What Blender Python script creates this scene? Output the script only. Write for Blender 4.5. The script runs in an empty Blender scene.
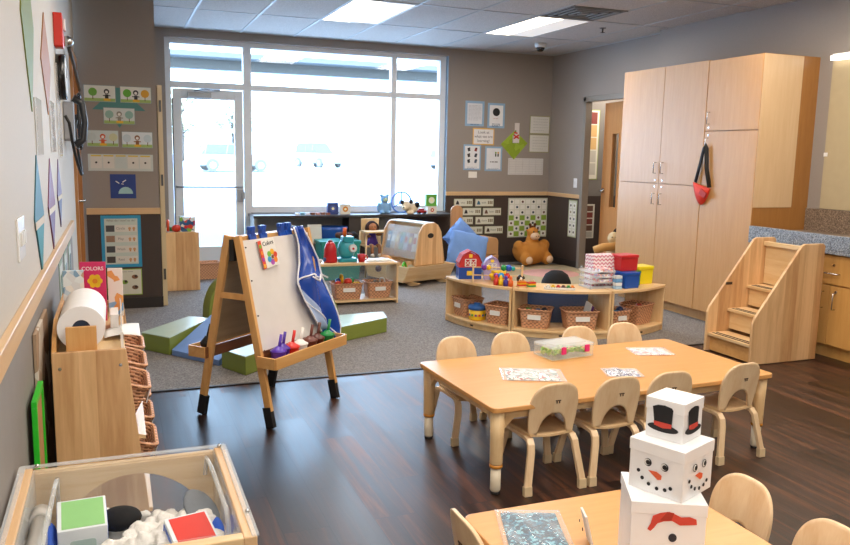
import bpy, math, random
from mathutils import Vector, Matrix, Euler
PI=math.pi; sin=math.sin; cos=math.cos; rad=math.radians
random.seed(7)
COL=bpy.context.scene.collection

# ------------------------------------------------------------------ materials
def lin(h):
    h=h.lstrip('#'); out=[]
    for i in (0,2,4):
        c=int(h[i:i+2],16)/255
        out.append(c/12.92 if c<=.04045 else ((c+.055)/1.055)**2.4)
    return (*out,1)
_M={}
def new_mat(n):
    m=bpy.data.materials.new(n); m.use_nodes=True
    return m,m.node_tree.nodes,m.node_tree.links,m.node_tree.nodes['Principled BSDF']
def plain(h,rough=.55,metal=0,coat=0,bump=0,bscale=200,alpha=1,spec=.5):
    k=('p',h,rough,metal,coat,bump,bscale,alpha,spec)
    if k in _M: return _M[k]
    m,N,L,b=new_mat('plain_'+h.strip('#')); b.inputs['Base Color'].default_value=lin(h)
    b.inputs['Roughness'].default_value=rough; b.inputs['Metallic'].default_value=metal
    b.inputs['Coat Weight'].default_value=coat; b.inputs['Specular IOR Level'].default_value=spec
    tc=N.new('ShaderNodeTexCoord'); no=N.new('ShaderNodeTexNoise'); no.inputs['Scale'].default_value=bscale if bump else 14
    no.inputs['Detail'].default_value=3; L.new(tc.outputs['Object'],no.inputs['Vector'])
    mx=N.new('ShaderNodeMix'); mx.data_type='RGBA'; mx.blend_type='MULTIPLY'; mx.inputs[0].default_value=.10
    mx.inputs[6].default_value=lin(h); L.new(no.outputs['Fac'],mx.inputs[7]); L.new(mx.outputs[2],b.inputs['Base Color'])
    if bump:
        bp=N.new('ShaderNodeBump'); bp.inputs['Strength'].default_value=bump; bp.inputs['Distance'].default_value=.004
        L.new(no.outputs['Fac'],bp.inputs['Height']); L.new(bp.outputs[0],b.inputs['Normal'])
    _M[k]=m; return m
def wood(h1,h2,axis='Z',scale=6,rough=.4,blocks=0,name='wood',coat=.15,stretch=12):
    """long grained wood; blocks>0 gives glued staves that wide (metres)"""
    k=('w',h1,h2,axis,scale,rough,blocks)
    if k in _M: return _M[k]
    m,N,L,b=new_mat(name)
    tc=N.new('ShaderNodeTexCoord'); mp=N.new('ShaderNodeMapping'); L.new(tc.outputs['Object'],mp.inputs['Vector'])
    s=[stretch]*3; s['XYZ'.index(axis)]=1.0; mp.inputs['Scale'].default_value=s
    n1=N.new('ShaderNodeTexNoise'); n1.inputs['Scale'].default_value=scale*.35; n1.inputs['Detail'].default_value=5; n1.inputs['Distortion'].default_value=.6
    L.new(mp.outputs[0],n1.inputs['Vector'])
    n2=N.new('ShaderNodeTexNoise'); n2.inputs['Scale'].default_value=scale*2.5; n2.inputs['Detail'].default_value=4; L.new(mp.outputs[0],n2.inputs['Vector'])
    mix=N.new('ShaderNodeMath'); mix.operation='MULTIPLY_ADD'; mix.inputs[1].default_value=.35; L.new(n2.outputs['Fac'],mix.inputs[0]); L.new(n1.outputs['Fac'],mix.inputs[2])
    fac=mix
    if blocks:
        sp=N.new('ShaderNodeSeparateXYZ'); L.new(tc.outputs['Object'],sp.inputs[0])
        ad=N.new('ShaderNodeMath'); ad.operation='ADD'
        o=[a for a in 'XYZ' if a!=axis]; L.new(sp.outputs[o[0]],ad.inputs[0]); L.new(sp.outputs[o[1]],ad.inputs[1])
        dv=N.new('ShaderNodeMath'); dv.operation='DIVIDE'; dv.inputs[1].default_value=blocks; L.new(ad.outputs[0],dv.inputs[0])
        fl=N.new('ShaderNodeMath'); fl.operation='FLOOR'; L.new(dv.outputs[0],fl.inputs[0])
        wn=N.new('ShaderNodeTexWhiteNoise'); wn.noise_dimensions='1D'; L.new(fl.outputs[0],wn.inputs['W'])
        m2=N.new('ShaderNodeMath'); m2.operation='MULTIPLY_ADD'; m2.inputs[1].default_value=.55; L.new(wn.outputs['Value'],m2.inputs[0]); L.new(mix.outputs[0],m2.inputs[2])
        fac=N.new('ShaderNodeMath'); fac.operation='SUBTRACT'; fac.inputs[1].default_value=.26; L.new(m2.outputs[0],fac.inputs[0])
    cr=N.new('ShaderNodeValToRGB'); cr.color_ramp.elements[0].position=.3; cr.color_ramp.elements[1].position=1.0
    cr.color_ramp.elements[0].color=lin(h1); cr.color_ramp.elements[1].color=lin(h2)
    L.new(fac.outputs[0],cr.inputs[0]); L.new(cr.outputs[0],b.inputs['Base Color'])
    b.inputs['Roughness'].default_value=rough; b.inputs['Coat Weight'].default_value=coat; b.inputs['Coat Roughness'].default_value=.25
    _M[k]=m; return m
def emis(h,s):
    k=('e',h,s)
    if k in _M: return _M[k]
    m,N,L,b=new_mat('emissive'); b.inputs['Base Color'].default_value=lin(h)
    b.inputs['Emission Color'].default_value=lin(h); b.inputs['Emission Strength'].default_value=s
    _M[k]=m; return m
def schlick(N,L):
    lw=N.new('ShaderNodeLayerWeight'); lw.inputs[0].default_value=.5
    pw=N.new('ShaderNodeMath'); pw.operation='POWER'; pw.inputs[1].default_value=5; L.new(lw.outputs['Facing'],pw.inputs[0])
    ml=N.new('ShaderNodeMath'); ml.operation='MULTIPLY_ADD'; ml.inputs[1].default_value=.8; ml.inputs[2].default_value=.035; L.new(pw.outputs[0],ml.inputs[0]); return ml
def clear(h='#ffffff',t=.85,rough=.05,gl=.9):
    """thin clear sheet: mostly see-through, glossy"""
    k=('c',h,t,rough)
    if k in _M: return _M[k]
    m,N,L,b=new_mat('clear_sheet'); out=N['Material Output']
    tr=N.new('ShaderNodeBsdfTransparent'); tr.inputs[0].default_value=[.93+.07*c for c in lin(h)[:3]]+[1]
    b.inputs['Base Color'].default_value=lin(h); b.inputs['Roughness'].default_value=rough
    fr=schlick(N,L)
    ma=N.new('ShaderNodeMath'); ma.operation='ADD'; ma.use_clamp=True; ma.inputs[1].default_value=(1-t)*.5; L.new(fr.outputs[0],ma.inputs[0])
    mx=N.new('ShaderNodeMixShader'); L.new(ma.outputs[0],mx.inputs[0]); L.new(tr.outputs[0],mx.inputs[1]); L.new(b.outputs[0],mx.inputs[2])
    L.new(mx.outputs[0],out.inputs[0]); _M[k]=m; return m
def window_glass():
    m,N,L,b=new_mat('window_glass'); out=N['Material Output']
    tr=N.new('ShaderNodeBsdfTransparent'); tr.inputs[0].default_value=(.93,.96,.98,1)
    gl=N.new('ShaderNodeBsdfGlossy'); gl.inputs['Roughness'].default_value=.02
    fr=schlick(N,L)
    mx=N.new('ShaderNodeMixShader'); L.new(fr.outputs[0],mx.inputs[0]); L.new(tr.outputs[0],mx.inputs[1]); L.new(gl.outputs[0],mx.inputs[2])
    L.new(mx.outputs[0],out.inputs[0]); return m
def speckle(h1,h2,h3,scale,rough,bump=0,name='speckle',dist=.004):
    m,N,L,b=new_mat(name); tc=N.new('ShaderNodeTexCoord')
    v=N.new('ShaderNodeTexVoronoi'); v.inputs['Scale'].default_value=scale; L.new(tc.outputs['Object'],v.inputs['Vector'])
    n=N.new('ShaderNodeTexNoise'); n.inputs['Scale'].default_value=scale*.6; n.inputs['Detail'].default_value=6; L.new(tc.outputs['Object'],n.inputs['Vector'])
    sp=N.new('ShaderNodeSeparateColor'); L.new(v.outputs['Color'],sp.inputs[0])
    cr=N.new('ShaderNodeValToRGB'); e=cr.color_ramp.elements; e[0].color=lin(h1); e[1].color=lin(h3); x=e.new(.5); x.color=lin(h2)
    L.new(sp.outputs[0],cr.inputs[0])
    mx=N.new('ShaderNodeMix'); mx.data_type='RGBA'; mx.blend_type='OVERLAY'; mx.inputs[0].default_value=.35
    L.new(cr.outputs[0],mx.inputs[6]); L.new(n.outputs['Fac'],mx.inputs[7]); L.new(mx.outputs[2],b.inputs['Base Color'])
    b.inputs['Roughness'].default_value=rough
    if bump:
        bp=N.new('ShaderNodeBump'); bp.inputs['Strength'].default_value=bump; bp.inputs['Distance'].default_value=dist
        L.new(n.outputs['Fac'],bp.inputs['Height']); L.new(bp.outputs[0],b.inputs['Normal'])
    return m
def plank_floor():
    m,N,L,b=new_mat('vinyl_planks'); tc=N.new('ShaderNodeTexCoord')
    mp=N.new('ShaderNodeMapping'); mp.inputs['Rotation'].default_value=(0,0,PI/2); L.new(tc.outputs['Object'],mp.inputs['Vector'])
    br=N.new('ShaderNodeTexBrick'); br.inputs['Scale'].default_value=1; br.inputs['Brick Width'].default_value=.92; br.inputs['Row Height'].default_value=.18
    br.inputs['Mortar Size'].default_value=.0022; br.inputs['Mortar Smooth'].default_value=.1; br.offset=.37; br.inputs['Bias'].default_value=0
    br.inputs['Color1'].default_value=(0,0,0,1); br.inputs['Color2'].default_value=(1,1,1,1); br.inputs['Mortar'].default_value=(.5,.5,.5,1)
    L.new(mp.outputs[0],br.inputs['Vector'])
    g=N.new('ShaderNodeMapping'); g.inputs['Scale'].default_value=(16,.9,1); L.new(tc.outputs['Object'],g.inputs['Vector'])
    ad=N.new('ShaderNodeVectorMath'); ad.operation='ADD'; sc=N.new('ShaderNodeVectorMath'); sc.operation='SCALE'; sc.inputs['Scale'].default_value=13
    L.new(br.outputs['Color'],sc.inputs[0]); L.new(g.outputs[0],ad.inputs[0]); L.new(sc.outputs[0],ad.inputs[1])
    n=N.new('ShaderNodeTexNoise'); n.inputs['Scale'].default_value=1.6; n.inputs['Detail'].default_value=7; n.inputs['Roughness'].default_value=.62; n.inputs['Distortion'].default_value=.5; L.new(ad.outputs[0],n.inputs['Vector'])
    cr=N.new('ShaderNodeValToRGB'); e=cr.color_ramp.elements; e[0].position=.25; e[0].color=lin('#1c100b'); e[0].position=.32; e[1].position=.72; e[1].color=lin('#764628'); x=e.new(.5); x.color=lin('#40261a')
    L.new(n.outputs['Fac'],cr.inputs[0])
    hs=N.new('ShaderNodeMix'); hs.data_type='RGBA'; hs.blend_type='MULTIPLY'; hs.inputs[0].default_value=1.0
    c2=N.new('ShaderNodeValToRGB'); c2.color_ramp.elements[0].color=lin('#6a6360'); c2.color_ramp.elements[1].color=lin('#ffffff')
    L.new(br.outputs['Color'],c2.inputs[0]); L.new(cr.outputs[0],hs.inputs[6]); L.new(c2.outputs[0],hs.inputs[7])
    mo=N.new('ShaderNodeMix'); mo.data_type='RGBA'; mo.inputs[7].default_value=lin('#140e0b')
    L.new(br.outputs['Fac'],mo.inputs[0]); L.new(hs.outputs[2],mo.inputs[6]); L.new(mo.outputs[2],b.inputs['Base Color'])
    rr=N.new('ShaderNodeMapRange'); rr.inputs[3].default_value=.27; rr.inputs[4].default_value=.42; L.new(n.outputs['Fac'],rr.inputs[0]); pr=N.new('ShaderNodeMath'); pr.operation='MULTIPLY_ADD'; pr.inputs[1].default_value=.10; L.new(br.outputs['Color'],pr.inputs[0]); L.new(rr.outputs[0],pr.inputs[2]); L.new(pr.outputs[0],b.inputs['Roughness'])
    b.inputs['Specular IOR Level'].default_value=.65
    bp=N.new('ShaderNodeBump'); bp.inputs['Strength'].default_value=.3; bp.inputs['Distance'].default_value=.002; L.new(n.outputs['Fac'],bp.inputs['Height'])
    L.new(bp.outputs[0],b.inputs['Normal']); return m
def ceiling_mat():
    m,N,L,b=new_mat('ceiling_tiles'); tc=N.new('ShaderNodeTexCoord')
    n=N.new('ShaderNodeTexNoise'); n.inputs['Scale'].default_value=160; n.inputs['Detail'].default_value=4; L.new(tc.outputs['Object'],n.inputs['Vector'])
    cr=N.new('ShaderNodeValToRGB'); cr.color_ramp.elements[0].color=lin('#a39e99'); cr.color_ramp.elements[1].color=lin('#c6c1bc'); cr.color_ramp.elements[0].position=.35; cr.color_ramp.elements[1].position=.6
    L.new(n.outputs['Fac'],cr.inputs[0]); L.new(cr.outputs[0],b.inputs['Base Color']); b.inputs['Roughness'].default_value=.95
    return m
def wicker():
    if 'wk' in _M: return _M['wk']
    m,N,L,b=new_mat('wicker'); tc=N.new('ShaderNodeTexCoord')
    w1=N.new('ShaderNodeTexWave'); w1.bands_direction='Z'; w1.inputs['Scale'].default_value=24; w1.inputs['Distortion'].default_value=1.2; L.new(tc.outputs['Object'],w1.inputs['Vector'])
    ch=N.new('ShaderNodeTexChecker'); ch.inputs['Scale'].default_value=60; L.new(tc.outputs['Object'],ch.inputs['Vector'])
    mu=N.new('ShaderNodeMath'); mu.operation='MULTIPLY_ADD'; mu.inputs[1].default_value=.7; L.new(ch.outputs['Fac'],mu.inputs[0]); L.new(w1.outputs['Fac'],mu.inputs[2])
    cr=N.new('ShaderNodeValToRGB'); cr.color_ramp.elements[0].color=lin('#6e3e22'); cr.color_ramp.elements[1].color=lin('#e0a880')
    L.new(mu.outputs[0],cr.inputs[0]); L.new(cr.outputs[0],b.inputs['Base Color']); b.inputs['Roughness'].default_value=.6
    bp=N.new('ShaderNodeBump'); bp.inputs['Strength'].default_value=.7; bp.inputs['Distance'].default_value=.004; L.new(mu.outputs[0],bp.inputs['Height']); L.new(bp.outputs[0],b.inputs['Normal'])
    _M['wk']=m; return m
def patterned(cols,scale,rough=.4,name='pattern'):
    k=('pt',tuple(cols),scale)
    if k in _M: return _M[k]
    m,N,L,b=new_mat(name); tc=N.new('ShaderNodeTexCoord'); v=N.new('ShaderNodeTexVoronoi'); v.inputs['Scale'].default_value=scale
    L.new(tc.outputs['Object'],v.inputs['Vector']); sp=N.new('ShaderNodeSeparateColor'); L.new(v.outputs['Color'],sp.inputs[0])
    cr=N.new('ShaderNodeValToRGB'); cr.color_ramp.interpolation='CONSTANT'; e=cr.color_ramp.elements
    e[0].color=lin(cols[0]); e[1].position=1/len(cols); e[1].color=lin(cols[1])
    for i,c in enumerate(cols[2:],2): x=e.new(i/len(cols)); x.color=lin(c)
    L.new(sp.outputs[0],cr.inputs[0]); L.new(cr.outputs[0],b.inputs['Base Color']); b.inputs['Roughness'].default_value=rough
    _M[k]=m; return m
MAPLE='#f0cf9c'; 
mapleZ=wood('#d3a870','#ecd0a2','Z',name='maple'); mapleX=wood('#d3a870','#ecd0a2','X',name='maple_x'); mapleY=wood('#d3a870','#ecd0a2','Y',name='maple_y')
chairwood=wood('#d9b385','#efd6b0','Z',name='birch_ply')
tabletop_m=wood('#d39655','#dba465','X',scale=9,rough=.32,name='maple_laminate_top')
cabm=wood('#be8b50','#cb9b62','Z',scale=9,rough=.42,name='cabinet_laminate'); cabo=wood('#98652f','#ab773d','Z',scale=9,name='cabinet_side_brown')
blockwoodZ=wood('#bb8a5a','#e6bf8e','Z',scale=5,blocks=.055,name='stave_maple'); blockwoodX=wood('#bb8a5a','#e6bf8e','X',scale=5,blocks=.05,name='stave_maple_x')
pinem=wood('#c98f4d','#e2b273','Z',name='pine'); pineX=wood('#c98f4d','#e2b273','X',name='pine_x')
railm=wood('#c9a273','#dcbb90','X',name='rail_wood'); railY=wood('#c9a273','#dcbb90','Y',name='rail_wood_y')
wallm=plain('#968d86',.75,bump=.05,bscale=90); walll=plain('#c6c0b5',.7,bump=.05,bscale=90); darkm=plain('#42352f',.6)
white=plain('#e9e7e3',.5); whiteg=plain('#f2f2f2',.25); black=plain('#141414',.5); grey=plain('#8d8f90',.5); alum=plain('#a5a9ad',.42,metal=.55)
steel=plain('#c9cacb',.25,metal=1); paper=plain('#eceae4',.7); glass=window_glass()
def P(h,r=.5): return plain(h,r)

# ------------------------------------------------------------------ mesh builder
class MB:
    def __init__(s,mat=None): s.v=[];s.f=[];s.fm=[];s.fs=[];s.m=mat;s.sm=False;s.X=None
    def add(s,vs,fs,mat=None,sm=None):
        o=len(s.v); s.v+=[tuple(s.X@Vector(p)) if s.X else tuple(p) for p in vs]
        for f in fs: s.f.append([o+i for i in f]); s.fm.append(mat or s.m); s.fs.append(s.sm if sm is None else sm)
        return s
    def box(s,c,d,rot=None,mat=None,taper=1):
        vs=[]
        for z in (-1,1):
            k=taper if z>0 else 1
            for x,y in ((-1,-1),(1,-1),(1,1),(-1,1)): vs.append(Vector((x*d[0]/2*k,y*d[1]/2*k,z*d[2]/2)))
        if rot is not None:
            R=rot if isinstance(rot,Matrix) else Euler(rot).to_matrix()
            vs=[R@v for v in vs]
        vs=[v+Vector(c) for v in vs]
        return s.add(vs,[(0,3,2,1),(4,5,6,7),(0,1,5,4),(1,2,6,5),(2,3,7,6),(3,0,4,7)],mat)
    def bb(s,x0,x1,y0,y1,z0,z1,mat=None): return s.box(((x0+x1)/2,(y0+y1)/2,(z0+z1)/2),(x1-x0,y1-y0,z1-z0),mat=mat)
    def prism(s,poly,axis,t0,t1,mat=None,sm=False):
        """poly in the two other axes (kept order: X->(y,z), Y->(x,z), Z->(x,y))"""
        def mk(a,b,t): return {'X':(t,a,b),'Y':(a,t,b),'Z':(a,b,t)}[axis]
        n=len(poly); vs=[mk(a,b,t0) for a,b in poly]+[mk(a,b,t1) for a,b in poly]
        fs=[tuple(range(n))[::-1],tuple(range(n,2*n))]+[(i,(i+1)%n,n+(i+1)%n,n+i) for i in range(n)]
        ar=sum(poly[i][0]*poly[(i+1)%n][1]-poly[(i+1)%n][0]*poly[i][1] for i in range(n))
        flip=(ar<0)^(t1<t0)^(axis=='Y')
        if flip: fs=[f[::-1] for f in fs]
        s.add(vs,fs[:2],mat,False); 
        o=len(s.v)-2*n
        for f in fs[2:]: s.f.append([o+i for i in f]); s.fm.append(mat or s.m); s.fs.append(sm)
        return s
    def tube(s,pts,r,n=10,mat=None,close=False,sm=True,flat=None):
        pts=[Vector(p) for p in pts]; rs=r if isinstance(r,(list,tuple)) else [r]*len(pts)
        vs=[];fs=[];k=len(pts); up=None
        for i,p in enumerate(pts):
            a=pts[i-1] if (i>0 or close) else p; b=pts[(i+1)%k] if (i<k-1 or close) else p
            d=(b-a).normalized()
            if up is None:
                up=Vector((0,0,1)) if abs(d.z)<.9 else Vector((0,1,0))
            sd=d.cross(up).normalized(); up=sd.cross(d).normalized()
            for j in range(n):
                t=2*PI*j/n+PI/n; w,h=(rs[i],rs[i]) if flat is None else (flat[0],flat[1])
                if flat is not None and n==4: vs.append(p+sd*(w*(1 if cos(t)>0 else -1))+up*(h*(1 if sin(t)>0 else -1)))
                else: vs.append(p+sd*w*cos(t)+up*h*sin(t))
        for i in range(k if close else k-1):
            for j in range(n):
                a=i*n+j;b2=i*n+(j+1)%n;c=((i+1)%k)*n+(j+1)%n;d2=((i+1)%k)*n+j; fs.append((a,d2,c,b2)[::-1])
        s.add(vs,fs,mat,sm)
        if not close:
            o=len(s.v)-len(vs)
            for f in (list(range(n))[::-1],[ (k-1)*n+j for j in range(n)]): s.f.append([o+i for i in f]); s.fm.append(mat or s.m); s.fs.append(False)
        return s
    def cyl(s,p0,p1,r0,r1=None,n=20,mat=None): return s.tube([p0,p1],[r0,r1 if r1 is not None else r0],n,mat)
    def lathe(s,prof,c=(0,0,0),n=24,mat=None,sx=1,sy=1,sm=True):
        vs=[(c[0]+r*cos(2*PI*j/n)*sx,c[1]+r*sin(2*PI*j/n)*sy,c[2]+z) for r,z in prof for j in range(n)]
        fs=[(i*n+j,i*n+(j+1)%n,(i+1)*n+(j+1)%n,(i+1)*n+j) for i in range(len(prof)-1) for j in range(n)]
        fs+=[tuple(range(n))[::-1],tuple((len(prof)-1)*n+j for j in range(n))]
        return s.add(vs,fs,mat,sm)
    def ball(s,c,r,nu=16,nv=10,mat=None,rot=None):
        r=(r,r,r) if isinstance(r,(int,float)) else r; vs=[];
        R=Euler(rot).to_matrix() if rot else None
        for i in range(nv+1):
            a=PI*i/nv
            for j in range(nu):
                b=2*PI*j/nu; p=Vector((r[0]*sin(a)*cos(b),r[1]*sin(a)*sin(b),-r[2]*cos(a)))
                if R: p=R@p
                vs.append(p+Vector(c))
        fs=[(i*nu+j,i*nu+(j+1)%nu,(i+1)*nu+(j+1)%nu,(i+1)*nu+j) for i in range(nv) for j in range(nu)]
        return s.add(vs,fs,mat,True)
    def rbox(s,x0,x1,y0,y1,z0,z1,r,axis='Z',mat=None,n=4):
        """box with rounded edges along one axis"""
        A={'Z':(x0,x1,y0,y1,z0,z1),'Y':(x0,x1,z0,z1,y0,y1),'X':(y0,y1,z0,z1,x0,x1)}[axis]
        a0,a1,b0,b1,t0,t1=A; poly=[]
        for cx,cy,st in ((a1-r,b1-r,0),(a0+r,b1-r,90),(a0+r,b0+r,180),(a1-r,b0+r,270)):
            for k in range(n+1):
                t=rad(st+90*k/n); poly.append((cx+r*cos(t),cy+r*sin(t)))
        return s.prism(poly,axis,t0,t1,mat)
    def sheet(s,fn,nu,nv,th=0,mat=None,sm=True):
        """fn(u,v)->(point) ; thick sheet: fn returns (front,back) points when th is None"""
        F=[];B=[]
        for i in range(nv+1):
            for j in range(nu+1):
                a,b=fn(j/nu,i/nv); F.append(a);B.append(b)
        w=nu+1; n=len(F); fs=[]
        for i in range(nv):
            for j in range(nu):
                q=(i*w+j,i*w+j+1,(i+1)*w+j+1,(i+1)*w+j); fs.append(q); fs.append(tuple(n+k for k in q[::-1]))
        s.add(F+B,fs,mat,sm); o=len(s.v)-2*n
        ring=[j for j in range(w)]+[i*w+nu for i in range(1,nv+1)]+[nv*w+j for j in range(nu-1,-1,-1)]+[i*w for i in range(nv-1,0,-1)]
        for k in range(len(ring)):
            a=ring[k];b=ring[(k+1)%len(ring)]; s.f.append([o+b,o+a,o+n+a,o+n+b]); s.fm.append(mat or s.m); s.fs.append(False)
        return s
    def build(s,name,parent=None,mat=None,bev=0,mods=None,loc=None,rot=None):
        me=bpy.data.meshes.new(name); me.from_pydata(s.v,[],s.f); ms=[]
        for i,p in enumerate(me.polygons):
            m=s.fm[i] or mat or white
            if m not in ms: ms.append(m); me.materials.append(m)
            p.material_index=ms.index(m); p.use_smooth=s.fs[i]
        me.validate(); me.update()
        o=bpy.data.objects.new(name,me); COL.objects.link(o)
        if parent: o.parent=parent
        if loc: o.location=loc
        if rot: o.rotation_euler=rot
        if bev:
            b=o.modifiers.new('bevel','BEVEL'); b.width=bev; b.segments=2; b.limit_method='ANGLE'; b.angle_limit=rad(40)
        return o
def _each(s,name,parent=None,**k):
    """build every loose piece as a mesh of its own"""
    p=list(range(len(s.v)))
    def fd(a):
        while p[a]!=a: p[a]=p[p[a]]; a=p[a]
        return a
    for f in s.f:
        for a in f[1:]: p[fd(a)]=fd(f[0])
    G={}
    for i,f in enumerate(s.f): G.setdefault(fd(f[0]),[]).append(i)
    for fl in G.values():
        m=MB(); ids=sorted({a for i in fl for a in s.f[i]}); mp={a:j for j,a in enumerate(ids)}; m.v=[s.v[a] for a in ids]
        for i in fl: m.f.append([mp[a] for a in s.f[i]]); m.fm.append(s.fm[i] or s.m); m.fs.append(s.fs[i])
        o=m.build(name,parent,**k)
    return o
MB.each=_each
def thing(name,label,cat,loc=(0,0,0),rz=0,group=None):
    o=bpy.data.objects.new(name,None); COL.objects.link(o); o.empty_display_size=.05
    o.location=loc; o.rotation_euler=(0,0,rz); return tag(o,label,cat,group)
def tag(o,label,cat,group=None):
    o['label']=label; o['category']=cat
    if group: o['group']=group
    return o
def st(o): o['kind']='structure'; return o
def copy_tree(o,label=None,loc=None,rz=None):
    def rec(q,par):
        c=q.copy(); COL.objects.link(c)
        if par: c.parent=par
        for ch in list(q.children): rec(ch,c)
        return c
    c=rec(o,None)
    if label: c['label']=label
    if loc is not None: c.location=loc
    if rz is not None: c.rotation_euler=(0,0,rz)
    return c
_T={}
def text_to(mb,txt,size,c,mat,plane='Y',flip=False,align='CENTER',bold=0,font_sx=1):
    """solid lettering added to a builder: plane 'Y' = stands in x-z facing -y"""
    cu=bpy.data.curves.new('t','FONT'); cu.body=txt; cu.size=size; cu.align_x=align; cu.align_y='CENTER'; cu.extrude=.0006; cu.offset=bold; cu.resolution_u=3
    ob=bpy.data.objects.new('t',cu); COL.objects.link(ob); bpy.context.view_layer.update()
    dg=bpy.context.evaluated_depsgraph_get(); me=bpy.data.meshes.new_from_object(ob.evaluated_get(dg))
    vs=[]
    for v in me.vertices:
        x,y,z=v.co; x*=font_sx
        if plane=='Y': vs.append((c[0]+x,c[1]-z,c[2]+y))
        else: vs.append((c[0]+x,c[1]+y,c[2]+z))
    mb.add(vs,[tuple(p.vertices) for p in me.polygons],mat,False)
    bpy.data.objects.remove(ob); bpy.data.curves.remove(cu); bpy.data.meshes.remove(me)
BACK,LEFT,RIGHT=0,PI/2,-PI/2

# ------------------------------------------------------------------ the room
CZ=2.76; WL=-.28; WB=9.38; XR=5.5; XR2=5.37
SE=[]
def S(name,mb,**k):
    return st(mb.build(name,**k))
S('floor',MB(plank_floor()).bb(-.4,5.7,-1.6,4.74,-.1,0))
carpet=speckle('#615c5a','#7b7673','#8f8a86',140,.95,.6,'loop_carpet')
S('floor_carpet',MB(carpet).bb(-1.4,5.7,4.74,9.6,-.1,0.004))
S('floor_hallway',MB(plain('#77706a',.6)).bb(5.7,8.6,5.5,9.9,-.1,0))
S('trim_1',MB(plain('#2c2624',.5)).bb(-.28,4.86,4.73,4.75,0.0,.007))
S('ceiling',MB(ceiling_mat()).bb(-1.4,5.7,-1.6,9.5,CZ,CZ+.1))
g=MB(plain('#aeb0b1',.5))
xs=[.78+.61*k for k in range(-2,9)]
for x in xs: g.bb(x-.012,x+.012,-1.55,WB-.001,CZ-.005,CZ+.001)
ys=[8.07-1.22*k for k in range(-1,8)]
for y in ys:
    if y<WB: g.bb(-.27,XR-.02,y-.011,y+.011,CZ-.0045,CZ+.001)
tag_g=S('trim_2',g)
ang=MB(plain('#aeb0b1',.5)); ang.bb(.37,XR,WB-.022,WB,CZ-.006,CZ); ang.bb(XR-.022,XR,-1.5,WB-.02,CZ-.006,CZ); S('trim_3',ang)
# left wall with a door opening 6.42..7.34
w=MB(walll); w.bb(WL-.12,WL,-1.6,6.42,0,CZ); w.bb(WL-.12,WL,6.42,7.34,2.13,CZ); S('wall_left',w)
w=MB(wallm); w.bb(-1.4,.365,7.4,7.55,0,CZ); w.bb(.25,.365,7.55,9.5,0,CZ); S('wall_pier',w)
S('wall_left_shade',MB(plain('#8f8b88',.7)).bb(WL,WL+.004,-1.5,5.62,0,.9))  # shade on the wall below the rail, painted as a grey sheet
S('trim_4',MB(railY).bb(WL,WL+.022,-1.5,5.62,.885,.95),bev=.004)
S('wall_pier_wainscot',MB(darkm).bb(-.24,.367,7.392,7.4,.1,.86))
S('trim_5',MB(railm).bb(-.24,.368,7.375,7.4,.85,.905),bev=.003)
S('baseboard_pier',MB(plain('#2a2422',.5)).bb(-.24,.372,7.385,7.4,0,.1))
# back wall, opening for door+window X .56..3.98 , Z to 2.66
w=MB(wallm); w.bb(.365,.56,WB,WB+.25,0,CZ); w.bb(.56,3.98,WB,WB+.25,2.66,CZ); w.bb(3.98,5.62,WB,WB+.25,0,CZ); S('wall_back',w)
S('wall_back_low',MB(plain('#8d8b89',.7)).bb(1.5,3.98,WB,WB+.2,0,.70))
S('wall_back_wainscot',MB(darkm).bb(3.98,5.5,WB-.006,WB,.1,.92))
S('trim_6',MB(railm).bb(3.98,5.5,WB-.022,WB,.905,.955),bev=.003)
S('baseboard_back',MB(plain('#2a2422',.5)).bb(3.98,5.5,WB-.012,WB,0.004,.1))
# right wall with the door opening 7.62..8.52
w=MB(wallm); w.bb(XR,XR+.06,8.52,WB,0,CZ); w.bb(XR,XR+.06,7.62,8.52,2.12,CZ); w.bb(XR,XR+.06,7.0,7.62,0,CZ); w.bb(XR2,XR2+.19,-1.6,7.0,0,CZ); S('wall_right',w)
S('wall_front',MB(walll).bb(-.4,5.6,-1.7,-1.6,0,CZ))
S('wall_right_wainscot',MB(darkm).bb(XR-.006,XR,8.57,WB,.1,.92)); S('trim_7',MB(railY).bb(XR-.022,XR,8.57,WB-.02,.905,.955),bev=.003)
S('baseboard_right',MB(plain('#2a2422',.5)).bb(XR-.012,XR,8.57,WB-.02,0.004,.1))
# hallway beyond right door
w=MB(plain('#77716b',.75)); w.bb(7.0,7.1,5.6,9.8,0,CZ); w.bb(5.62,7.1,9.3,9.4,0,CZ); w.bb(5.62,7.1,6.2,6.3,0,CZ); S('wall_hallway',w)
wq=MB(darkm); wq.bb(6.99,7.0,6.3,9.3,0,.9); wq.bb(5.62,6.99,9.296,9.30,0,.9); S('wall_hallway_wainscot',wq); S('trim_8',MB(railY).bb(6.975,7.0,6.3,9.3,.9,.95)); S('ceiling_hallway',MB(plain('#a9a4a0',.9)).bb(5.6,7.1,6.2,9.4,2.6,2.7))
# door 2 frame + leaf (ajar)
dm=plain('#8b867f',.5)
f=MB(dm); f.bb(XR-.02,XR+.075,8.51,8.57,0,2.17); f.bb(XR-.02,XR+.075,7.55,7.62,0,2.17); f.bb(XR-.02,XR+.075,7.55,8.57,2.11,2.175); d2=S('trim_9',f,bev=.004)
dl=thing('door_2','','door'); 
del dl['label']; del dl['category']; dl['kind']='structure'
dl.location=(XR+.10,7.635,0); dl.rotation_euler=(0,0,rad(-12))
dw=wood('#c58a52','#d79e66','Z',scale=9,name='door_veneer')
q=MB(dw); q.bb(-.022,.022,0,.40,.01,2.1); q.bb(-.022,.022,.60,.88,.01,2.1); q.bb(-.022,.022,.40,.60,.01,.82); q.bb(-.022,.022,.40,.60,1.72,2.1); q.build('door_leaf',dl)
MB(glass).bb(-.004,.004,.40,.60,.82,1.72).build('vision_pane',dl)
q=MB(dw)
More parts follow.
